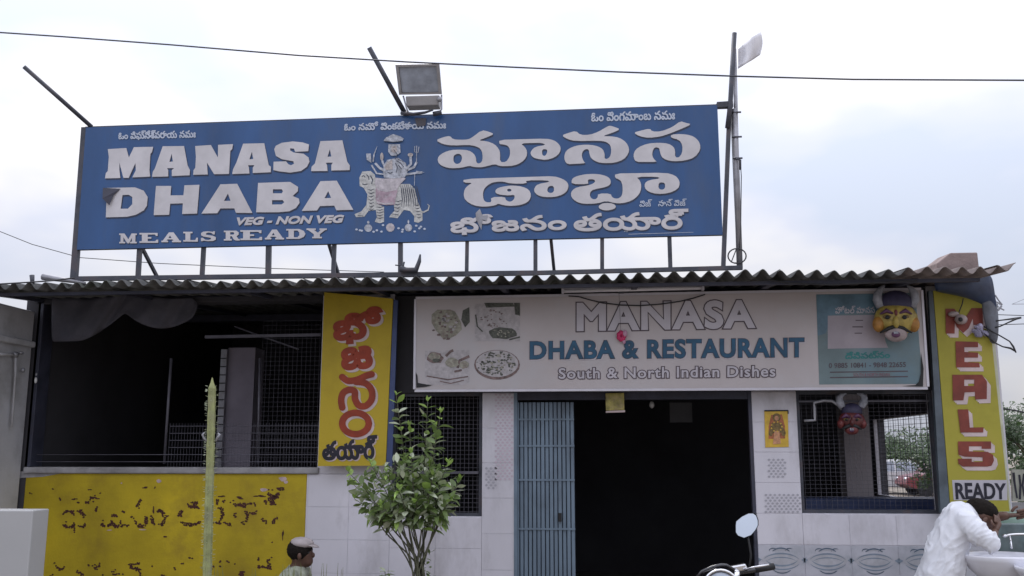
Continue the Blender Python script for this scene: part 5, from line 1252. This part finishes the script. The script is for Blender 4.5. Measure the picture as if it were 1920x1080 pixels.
B().ell(PS(562,1031), (.106,.098,.096), 44, 28, Matrix.Rotation(0.25,3,'Y'), hairfn).build('hair', M['hair'], kid, smooth=True)
b = B(); b.ell(PS(567,1018), (.098,.100,.048), 18, 8, Matrix.Rotation(0.12,3,'Y')); b.ell(PS(585,1022), (.062,.07,.010), 14, 6, Matrix.Rotation(0.3,3,'Y')); b.build('cap', mat('pale_cap', (0.48,0.42,0.42), 0.8, 0.15, 12), kid, smooth=True)
B().ell(PS(587,1041), (.016,.016,.022), 10, 8).build('nose', M['skin'], kid, smooth=True)
B().ell(PS(568,1041,-.095), (.018,.012,.028), 10, 8).build('ear', M['skin'], kid, smooth=True)
B().ell(PS(582,1035,-.05), (.008,.01,.007), 8, 6).build('eye', M['black'], kid, smooth=True)
for s_ in (-1, 1): hand(kid, Vector((sx+.28, YS+s_*.13, zp+.27)), (1,-s_*0.2,0.1), (0,s_,0), M['skin'], 0.4)
st = B().box(sx-.24, sx+.12, YS-.18, YS+.18, 0, zp-.10).build('low_step', M['coping'], None, bevel=0.01)
tag(st, 'low cement block the seated person in the cap sits on', 'step')

# ================================================================== WASH BASINS
def basin(c, label, rx=0.275, ry=0.22, spin=0.0):
    t = thing('wash_basin', (c.x, c.y, 0), label, 'wash basin', 'white wash basins in front of the right end')
    prof = [(0.35,-.20),(0.55,-.17),(0.80,-.10),(0.97,-.03),(1.02,0.0),(1.0,0.012),(0.94,0.008),(0.86,-.02),(0.65,-.09),(0.30,-.125),(0.0,-.13)]
    b = B(); n = 36; vs = []
    for r, z in prof:
        for k in range(n):
            a = 2*math.pi*k/n; vs.append((c.x+rx*r*math.cos(a), c.y+ry*r*math.sin(a), c.z+z))
    b.add(vs, [(j*n+i, j*n+(i+1)%n, (j+1)*n+(i+1)%n, (j+1)*n+i) for j in range(len(prof)-1) for i in range(n)])
    b.build('bowl', M['porcelain'], t, smooth=True)
    B().lathe([(.09,0),(.085,.1),(.06,.3),(.065,.5),(.10,c.z-.17)], (c.x, c.y+.04, 0)).build('pedestal', M['porcelain'], t, smooth=True)
    B().ell((c.x, c.y, c.z-.126), (.022,.022,.004)).build('drain', M['chrome'], t, smooth=True)
    return t
b1 = V(1878, 1042, -1.55); basin(b1, 'white wash basin right under the bending man, farther of the two')
b2_ = V(1985, 1066, -1.85); basin(b2_, 'white wash basin cut by the right edge of the photo, nearer of the two')
tp = thing('tap', V(1900,1003,-1.3), 'thin chrome tap and pipe above the farther white basin', 'tap')
b = B().tube([V(2050,1000,-1.32), V(1960,1001,-1.32), V(1905,1002,-1.32), V(1893,1003,-1.34), V(1883,1005,-1.38)], .009, 8)
b.tube([V(1893,1003,-1.34), V(1895,1015,-1.40), V(1897,1028,-1.44)], [.007,.007,.008], 8); b.build('pipe', M['chrome'], tp, smooth=True)
B().ell(V(1884,1005,-1.38), (.02,.014,.012)).build('handle', M['chrome'], tp, smooth=True)
lw = B().box(X(1868,1000,-1.1), X(1868,1000,-1.1)+2.2, -1.12, -1.0, 0, Z(1890,982,-1.1)).build('basin_wall', mat('green_grey_tile', (0.13,0.18,0.19), 0.35, 0.35, 5, dirt=(0.20,0.22,0.22), dirt_amt=0.6), None, bevel=0.008)
tag(lw, 'low grey-green wall behind the white wash basins', 'wall')
dr = thing('water_drum', V(1925,1030,-0.75), 'green plastic water drum behind the low wall at the right edge', 'drum')
c = V(1928,1030,-0.75); zt_ = Z(1928,962,-0.75)
B().lathe([(0,0),(.24,0),(.26,.05),(.26,zt_*.3),(.275,zt_*.33),(.26,zt_*.36),(.26,zt_*.66),(.275,zt_*.69),(.26,zt_*.72),(.26,zt_-.04),(.22,zt_),(0,zt_)], (c.x, c.y, 0)).build('drum_body', mat('green_plastic', (0.22,0.33,0.27), 0.4, 0.2, 6), dr, smooth=True)

# ================================================================== MOTORCYCLE
YB = -3.2
hb = V(1372, 1078, YB)
bk = thing('motorcycle', (hb.x, YB, 0), 'black motorcycle with one raised mirror, standing before the dark doorway', 'motorcycle')
cx = hb.x; hz = hb.z
def torus(c, R0, r, axis='x', n=30, m_=10):
    b = B(); vs = []
    for i in range(n):
        a = 2*math.pi*i/n
        for k in range(m_):
            t = 2*math.pi*k/m_; rr = R0 + r*math.cos(t)
            vs.append(Vector(c) + Vector((r*math.sin(t), rr*math.cos(a), rr*math.sin(a))))
    b.add(vs, [(i*m_+k, i*m_+(k+1)%m_, ((i+1)%n)*m_+(k+1)%m_, ((i+1)%n)*m_+k) for i in range(n) for k in range(m_)]); return b
for wy in (-0.42, 0.85):
    c = Vector((cx, YB+wy, 0.30)); wh = torus(c, .255, .045).build('wheel', M['black'], bk, smooth=True)
    torus(c, .205, .014, n=30, m_=6).build('rim', M['chrome'], wh, smooth=True)
    b = B()
    for k in range(16): a = k*math.pi/8; b.tube([c, c+Vector((0, .2*math.cos(a), .2*math.sin(a)))], .003, 4)
    b.tube([c+Vector((-.06,0,0)), c+Vector((.06,0,0))], .03, 10); b.build('hub', M['galv'], wh)
for s_ in (-1, 1):
    B().tube([(cx+s_*.075, YB-.42, .30), (cx+s_*.075, YB-.12, hz-.02)], [.022,.018], 10).build('fork', M['chrome'], bk, smooth=True)
b = B(); vs = []
for i in range(9):
    a = R(20+i*17); 
    for x_ in (-.06,-.035,0,.035,.06): vs.append((cx+x_, YB-.42+.325*math.cos(a), .30+(.325-abs(x_)*.3)*math.sin(a)))
b.add(vs, [(i*5+k, i*5+k+1, (i+1)*5+k+1, (i+1)*5+k) for i in range(8) for k in range(4)]); b.build('front_mudguard', M['bike_paint'], bk, smooth=True)
hl = V(1352, 1102, YB-.2)
B().lathe([(0,.12),(.05,.11),(.085,.05),(.095,0),(.085,-.012)], hl, 24, Matrix.Rotation(R(90),3,'X')@Matrix.Rotation(math.pi,3,'X')).build('headlight', M['bike_paint'], bk, smooth=True)
B().lathe([(.085,0),(.05,.018),(0,.024)], hl+Vector((0,-.005,0)), 24, Matrix.Rotation(R(90),3,'X')).build('headlight_lens', M['lamp_glass'], bk, smooth=True)
cr_ = [hl+Vector((.094*math.cos(a), -.006, .094*math.sin(a))) for a in [2*math.pi*k/24 for k in range(25)]]
B().tube(cr_, .008, 6, False).build('headlight_ring', M['chrome'], bk, smooth=True)
# cowl arc above the light
arc = [V(a,c,YB-.12) for a,c in ((1304,1084),(1316,1072),(1335,1064),(1352,1060),(1362,1060),(1378,1068))]
B().tube(arc, [.006,.010,.012,.012,.010,.006], 8).build('cowl_edge', M['bike_paint'], bk, smooth=True)
b = B(); vs = []
for p_ in arc: vs += [p_, p_+Vector((0,.03,-.05)), p_+Vector((0,-.02,-.12))]
b.add(vs, [(i*3+k, i*3+k+1, (i+1)*3+k+1, (i+1)*3+k) for i in range(5) for k in range(2)]); b.build('cowl', M['bike_paint'], bk, smooth=True)
for a,c in ((1344,1078),(1374,1074)):
    p_ = V(a,c,YB-.06); B().lathe([(0,-.03),(.035,-.03),(.04,0),(.034,.008),(0,.008)], p_, 20, Matrix.Rotation(R(35),3,'X')).build('speedometer', M['chrome'], bk, smooth=True)
B().quadbox([V(1366,1063,YB-.03), V(1398,1057,YB-.03), V(1404,1068,YB-.03), V(1372,1075,YB-.03)], .06).build('handlebar_clamp', M['chrome'], bk, bevel=.008)
B().tube([V(1452,1062,YB+.02), V(1425,1067,YB), V(1400,1071,YB), V(1370,1075,YB), V(1335,1085,YB), V(1300,1092,YB), V(1262,1100,YB+.04)], .012, 10).build('handlebar', M['bike_paint'], bk, smooth=True)
B().tube([V(1451,1062,YB+.02), V(1416,1068,YB)], .019, 12).build('grip', M['black'], bk, smooth=True)
B().tube([V(1286,1095,YB+.01), V(1260,1100,YB+.04)], .019, 12).build('grip', M['black'], bk, smooth=True)
B().tube([V(1395,1068,YB-.04), V(1415,1063,YB-.07), V(1442,1059,YB-.06)], .006, 6).build('lever', M['chrome'], bk, smooth=True)
B().tube([V(1310,1088,YB-.04), V(1290,1092,YB-.07), V(1266,1097,YB-.06)], .006, 6).build('lever', M['chrome'], bk, smooth=True)
B().tube([V(1405,1068,YB), V(1408,1040,YB), V(1404,1015,YB+.01), V(1401,1004,YB+.02)], .006, 8).build('mirror_stem', M['black'], bk, smooth=True)
mo = [(1380,985),(1381,978),(1392,969),(1404,963),(1413,963),(1418,967),(1421,976),(1421,985),(1416,994),(1408,1003),(1395,1008),(1384,1004),(1380,998)]
mc = V(1400,986,YB+.02); ol = [V(a,c,YB) for a,c in mo]
bkp = [mc + (p_-mc)*0.75 + Vector((0,.045,0)) for p_ in ol]; n = len(ol); sh = [mc + (p_-mc)*1.06 for p_ in ol]
B().add([p_+Vector((0,.0,0)) for p_ in sh]+bkp, [tuple(range(n, 2*n))]+[(i,(i+1)%n,n+(i+1)%n,n+i) for i in range(n)]).build('mirror_housing', M['black'], bk)
tilt = []
for p_ in ol:
    q = p_.copy(); q.y = YB + 0.004 + (p_.z-mc.z)*0.10; tilt.append(q)
B().add(tilt, [tuple(range(n))]).build('mirror', M['mirror'], bk)
B().ell((cx, YB+.28, hz-.16), (.13,.26,.13), 18, 12).build('fuel_tank', M['bike_paint'], bk, smooth=True)
B().box(cx-.12, cx+.12, YB+.5, YB+1.1, hz-.26, hz-.19).build('seat', M['black'], bk, bevel=.03)
B().box(cx-.13, cx+.13, YB+.1, YB+.48, .28, .55).build('engine', M['galv'], bk, bevel=.02)
B().tube([(cx, YB-.1, hz-.08), (cx, YB+.05, .35), (cx, YB+.5, .28), (cx, YB+.85, .30)], .022, 8).build('frame_tube', M['bike_paint'], bk, smooth=True)
B().tube([(cx, YB-.1, hz-.06), (cx, YB+.5, hz-.30), (cx, YB+1.15, hz-.22)], .02, 8).build('frame_tube', M['bike_paint'], bk, smooth=True)
B().tube([(cx+.1, YB+.2, .3), (cx+.13, YB+.6, .25), (cx+.14, YB+1.1, .3)], [.02,.03,.035], 10).build('exhaust', M['chrome'], bk, smooth=True)
B().tube([V(1330,1090,YB-.03), V(1318,1074,YB-.16), V(1340,1066,YB-.19), V(1372,1078,YB-.1)], .004, 6).build('brake_cable', M['wire'], bk, smooth=True)
B().tube([(cx-.08, YB+.4, .3), (cx-.28, YB+.45, .01)], .012, 6).build('side_stand', M['black'], bk, smooth=True)

# ================================================================== PLANTS
def leafmesh(name, L, W, fold=0.25, droop=0.15):
    me = bpy.data.meshes.new(name); vs = []; fs = []
    prof = [(0,.05),(.2,.55),(.45,1.0),(.7,.85),(.9,.4),(1,0.03)]
    for t, w in prof:
        z = -droop*L*t*t
        vs += [(-w*W/2, t*L, z+fold*w*W/2), (0, t*L, z), (w*W/2, t*L, z+fold*w*W/2)]
    for i in range(len(prof)-1):
        a = i*3; fs += [(a,a+1,a+4,a+3),(a+1,a+2,a+5,a+4)]
    me.from_pydata(vs, [], fs); me.shade_smooth(); return me
YP = -1.5
shrub = thing('shrub', (V(785,1000,YP).x, YP, 0), 'leafy green shrub with many upright thin stems in front of the left window', 'shrub')
base = Vector((V(785,1000,YP).x, YP, 0.0))
tips = [(743,742,0),(800,752,.05),(830,775,-.1),(812,800,.1),(770,800,-.05),(752,860,.15),(843,868,-.1),(862,900,.05),(852,935,-.15),(700,868,-.1),(662,884,-.15),(652,905,.1),(668,935,-.05),(690,958,.1),(712,895,.15),(735,885,-.2),(780,850,-.2),(800,870,.2),(820,890,-.2),(760,915,-.25),(790,930,-.2),(825,945,.1),(725,945,-.2)]
lm = {k+str(q): leafmesh('leaf_'+k, 1.0, (0.46,0.36,0.54)[q], (0.25,0.6,0.1)[q], (0.15,0.55,-0.2)[q]) for k in ('a','b','c') for q in range(3)}
for k, m_ in lm.items(): m_.materials.append({'a': M['leaf'], 'b': M['leaf_young'], 'c': M['leaf_pale']}[k[0]])
rnd = random.Random(21); leaves = []; stems = B()
for (tx, ty, dy) in tips:
    tip = V(tx, ty, YP) + Vector((0, dy, 0)); bx = base + Vector((rnd.uniform(-.035,.035), rnd.uniform(-.035,.035), 0))
    mid = V(785+(tx-785)*0.50+rnd.uniform(-8,8), 985+rnd.uniform(-8,12), YP) + Vector((0, dy*.3, 0)); m2 = V(785+(tx-785)*0.62, ty+(1000-ty)*0.48, YP) + Vector((0, dy*.7, 0))
    path = []
    ctrl = [bx, V(786+rnd.uniform(-11,13), 1092, YP)+Vector((0,rnd.uniform(-.04,.04),0)), mid, m2, tip]
    for i in range(len(ctrl)-1):
        p0 = ctrl[max(i-1,0)]; p1 = ctrl[i]; p2 = ctrl[i+1]; p3 = ctrl[min(i+2,len(ctrl)-1)]
        for k in range(6):
            t = k/6; path.append(0.5*((2*p1)+(p2-p0)*t+(2*p0-5*p1+4*p2-p3)*t*t+(3*p1-p0-3*p2+p3)*t**3))
    path.append(tip); N = len(path)
    stems.tube(path, [0.0062*(1-i/N)+0.0020 for i in range(N)], 5)
    # leaves in whorls
    s = 0; last = 0
    for i in range(N//2+1, N):
        a, c = path[i-1], path[i]; seg = (c-a).length; d = (c-a).normalized(); nn = max(1, int(seg/0.042))
        for q in range(nn):
            p_ = a.lerp(c, q/nn); last += 1
            for w in range(2 if rnd.random() < .8 else 3):
                ang = last*1.9 + w*math.pi + rnd.uniform(-.4,.4); u = d.orthogonal().normalized(); vv = d.cross(u)
                out = (u*math.cos(ang)+vv*math.sin(ang))*rnd.uniform(.8,1.1) + d*rnd.uniform(.15,.7)
                f = i/N; L = rnd.uniform(.080,.120)*(1-.35*max(0,f-.9)*10)
                leaves.append((p_, out.normalized(), L, 'b' if (f > .93 and rnd.random() < .8) or rnd.random() < .07 else ('c' if rnd.random() < .34 else 'a')))
    for q in range(3):
        ang = q*2.1; leaves.append((tip, (Vector((math.cos(ang)*.5, math.sin(ang)*.5, 1))).normalized(), .05, 'b'))
stems.build('stem', M['bark'], shrub, smooth=True)
for k in range(280):      # inner leaves lower in the crown
    a = rnd.uniform(0,6.283); r = math.sqrt(rnd.random()); p_ = V(766+88*r*math.cos(a), 918+56*r*math.sin(a), YP)+Vector((0,rnd.uniform(-.2,.2),0))
    o_ = Vector((math.cos(a)*rnd.random(), rnd.uniform(-1,1), rnd.uniform(-.2,.8))); leaves.append((p_, o_.normalized(), rnd.uniform(.055,.09), 'a' if rnd.random()<.6 else 'c'))
for k in range(26):      # small shoots low on the main stem
    p_ = V(800+rnd.uniform(-9,10), 1050+rnd.uniform(-16,60), YP); leaves.append((p_, Vector((rnd.uniform(-1,1),rnd.uniform(-.6,.6),rnd.uniform(0,1))).normalized(), rnd.uniform(.03,.05), 'a'))
def leafmat_of(o_, L):
    y = o_; up = Vector((0,0,1)); x_ = y.cross(up)
    if x_.length < 1e-3: x_ = Vector((1,0,0))
    x_.normalize(); z_ = x_.cross(y); m_ = Matrix((x_, y, z_)).transposed(); return m_
rnd.shuffle(leaves); extra = {'a': B(), 'b': B(), 'c': B()}
for i, (p_, o_, L, k) in enumerate(leaves):
    mm = leafmat_of(o_, L) @ Matrix.Rotation(rnd.uniform(-.7,.7), 3, 'Y')
    if i < 290:
        o = bpy.data.objects.new('leaf', lm[k+str(i % 3)]); col.objects.link(o); o.parent = shrub
        o.matrix_local = Matrix.Translation(p_ - ROOT[shrub.name]) @ mm.to_4x4() @ Matrix.Scale(L, 4)
    else:
        me = lm[k+str(i % 3)]; extra[k].add([p_ + mm @ (v.co*L) for v in me.vertices], [tuple(f.vertices) for f in me.polygons])
for k in 'abc': 
    if extra[k].v: kind(extra[k].build('foliage', {'a':M['leaf'],'b':M['leaf_young'],'c':M['leaf_pale']}[k], shrub, smooth=True, recalc=False), 'stuff')

# columnar cactus in front of the yellow wall
YC = -2.3
ct = V(398,708,YC); cb = V(388,1085,YC); d = (ct-cb).normalized(); z0 = cb - d*(cb.z/d.z)
cac = thing('columnar_cactus', z0, 'tall thin pale green columnar cactus standing in front of the yellow wall', 'cactus')
b = B(); n = 14; rows_ = 60; vs = []; tot = (ct-z0).length
for j in range(rows_+1):
    t = j/rows_; c = z0.lerp(ct, t); r = 0.035 - 0.008*t
    if t > .965: r *= max(0.12, (1-t)/.035)
    r *= 1+0.05*math.sin(j*2.3)+0.03*math.sin(j*5.1)
    for k in range(n):
        a = 2*math.pi*k/n; rr = r*(1.0 if k % 2 else 0.78); vs.append(c+Vector((rr*math.cos(a), rr*math.sin(a), 0)))
b.add(vs, [(j*n+i, j*n+(i+1)%n, (j+1)*n+(i+1)%n, (j+1)*n+i) for j in range(rows_) for i in range(n)]+[tuple(rows_*n+k for k in range(n))])
b.build('stem', M['cactus'], cac, smooth=False)
b = B(); rnd = random.Random(2)
for j in range(330):
    t = rnd.uniform(.3,.97); c = z0.lerp(ct, t); a = rnd.choice([2*math.pi*(k+.5)/7 for k in range(7)])+rnd.uniform(-.1,.1); o_ = Vector((math.cos(a), math.sin(a), rnd.uniform(-.3,.5)))
    b.tube([c+o_*.034, c+o_*.052], [.0022,.0006], 3, False)
kind(b.build('spines', M['leaf_pale'], cac), 'stuff')
for pts in (((390,828),(383,822),(380,815),(384,811)),((404,828),(408,820),(412,815),(408,812))):
    B().tube([V(a,c,YC) for a,c in pts], [.008,.009,.010,.006], 8).build('flower_bud', M['galv'], cac, smooth=True)
# tall weeds along the bottom
b = B(); rnd = random.Random(31)
for k in range(46):
    px = rnd.choice([rnd.uniform(515,560), rnd.uniform(548,600), rnd.uniform(402,425), rnd.uniform(470,480), rnd.uniform(600,645)]); y = rnd.uniform(-1.6,-1.3); top = rnd.uniform(1050,1082)
    if px < 560 and rnd.random() < .5: top = rnd.uniform(1062,1080)
    tp_ = V(px, top, y); bs = Vector((tp_.x+rnd.uniform(-.1,.1), y+rnd.uniform(-.05,.05), 0)); md = bs.lerp(tp_, .6)+Vector((rnd.uniform(-.03,.03),0,0))
    b.tube([bs, md, tp_], [.006,.005,.001], 4, False)
o = b.build('tall_weeds', M['weed'], None); kind(o, 'stuff'); o['label'] = 'thin dry upright weeds along the foot of the yellow wall'
sp_ = thing('seedling', V(722,1075,-1.7)*1, 'small broad-leaved seedling between the seated person and the shrub', 'plant')
c = V(722,1072,-1.7)
B().tube([(c.x, c.y, 0), (c.x+.01, c.y, c.z*.6), c], [.006,.005,.003], 5).build('stem', M['bark'], sp_, smooth=True)
for k in range(9):
    a = k*0.75; o_ = Vector((math.cos(a), math.sin(a)*.7, .15+.3*(k%2))).normalized(); mm = leafmat_of(o_, 1)
    o = bpy.data.objects.new('leaf', lm['c0' if k % 3 == 0 else 'a1']); col.objects.link(o); o.parent = sp_
    o.matrix_local = Matrix.Translation(c - Vector((0,0,.03*(k%3))) - ROOT[sp_.name]) @ mm.to_4x4() @ Matrix.Scale(.075, 4)

# trees beyond the building
def tree(name, x, y, h, rad, label, seed, n=2600, ls=0.16, low=.25):
    t = thing(name, (x, y, 0), label, 'tree', 'trees beyond the restaurant'); rnd = random.Random(seed)
    b = B(); top = Vector((x, y, h*.8)); b.tube([(x,y,0),(x+.05*h*.2,y,h*.3),(x,y,h*.55)], [h*.035,h*.028,h*.018], 8)
    cl = []
    for k in range(16):
        a = rnd.uniform(0,6.283); rr = rad*math.sqrt(rnd.random())*.85; zz = h*(low+ (1-low)*rnd.random()**.8) - h*.08
        sh_ = math.sqrt(max(.1, 1-((zz/h-.55)/.55)**2)); c = Vector((x+rr*math.cos(a)*sh_, y+rr*math.sin(a)*sh_, zz)); cl.append((c, rad*rnd.uniform(.28,.5)))
        b.tube([(x, y, h*rnd.uniform(.25,.5)), Vector((x,y,h*.45)).lerp(c,.6), c], [h*.012,h*.008,h*.003], 5)
    b.build('trunk', M['trunk'], t, smooth=True)
    f = B()
    for k in range(n):
        c, r = rnd.choice(cl); v = Vector((rnd.gauss(0,1), rnd.gauss(0,1), rnd.gauss(0,1))).normalized()*r*rnd.random()**.4
        p_ = c+v; s_ = ls*rnd.uniform(.6,1.3); u = Vector((rnd.gauss(0,1),rnd.gauss(0,1),rnd.gauss(0,1))).normalized(); w = u.orthogonal().normalized()
        f.add([p_-u*s_, p_+w*s_*.45, p_+u*s_, p_-w*s_*.45], [(0,1,2,3)])
    kind(f.build('crown', M['leaf_dark'], t, recalc=False), 'stuff'); return t
def at(px, Y): return V(px, 850, Y).x
tree('broadleaf_tree', at(1958,24), 24, 3.1, 2.0, 'dark bushy tree at the right edge of the photo beside the MEALS board', 1, 9000, .085, .12)
tree('broadleaf_tree', at(1752,20), 20, 2.7, 1.0, 'rounded tree seen through the side window, on its right', 2, 5000, .06)
tree('broadleaf_tree', at(1655,90), 90, 2.6, 3.2, 'low tree far off, seen through the left part of the side window', 3, 1800, .22, .15)
tree('broadleaf_tree', at(1715,90), 90, 3.2, 4.0, 'wide far tree in the middle of the side window view', 4, 2200, .25, .1)
tree('broadleaf_tree', at(1850,75), 75, 5.5, 4.5, 'far tree hidden mostly behind the MEALS board pillar', 5, 1800, .3, .1)
tree('broadleaf_tree', at(2080,40), 40, 6.0, 3.6, 'taller tree outside the right edge of the photo', 6, 2200, .22, .1)
# parked cars seen through the side window
def car(x, y, m, label, rz=0.0):
    t = thing('parked_car', (x, y, 0), label, 'car', 'cars parked across the road'); L = 3.9
    prof = [(-1.95,.45),(-1.9,.75),(-1.1,.92),(-.6,1.42),(.7,1.46),(1.3,1.0),(1.9,.9),(1.95,.45),(1.6,.28),(-1.6,.28)]
    vs = [(x+a, y-.8+(.12 if c > 1.1 else 0), c) for a, c in prof]+[(x+a, y+.8-(.12 if c > 1.1 else 0), c) for a, c in prof]; n = len(prof)
    B().add(vs, [tuple(range(n)), tuple(reversed(range(n,2*n)))]+[(i,n+i,n+(i+1)%n,(i+1)%n) for i in range(n)]).build('body', m, t, bevel=.05)
    for q in ([(-.95,.95),(-.55,1.34),(.0,1.37),(.0,.95)], [(.06,.95),(.06,1.37),(.62,1.36),(1.1,.98)]):
        for s_ in (-1, 1):
            B().add([(x+a, y+s_*(.815-(.09 if c > 1.1 else -.0)), c) for a, c in q], [(0,1,2,3)]).build('window', M['lamp_glass'], t)
    for wx in (-1.2, 1.25):
        for s_ in (-1, 1):
            B().tube([(x+wx, y+s_*.62, .32), (x+wx, y+s_*.84, .32)], .32, 16).build('wheel', M['black'], t)
    for s_ in (-1, 1): B().ell((x-1.9, y+s_*.55, .68), (.06,.15,.08), 8, 6).build('headlight', M['chrome'], t, smooth=True)
car(at(1665,34), 34, mat('white_car_paint', (0.65,0.65,0.67), 0.25, .03, 2, coat=.6), 'white parked car seen through the left half of the side window')
car(at(1775,32), 32, mat('red_car_paint', (0.22,0.05,0.06), 0.3, .05, 2, coat=.6), 'red parked car seen through the right half of the side window')
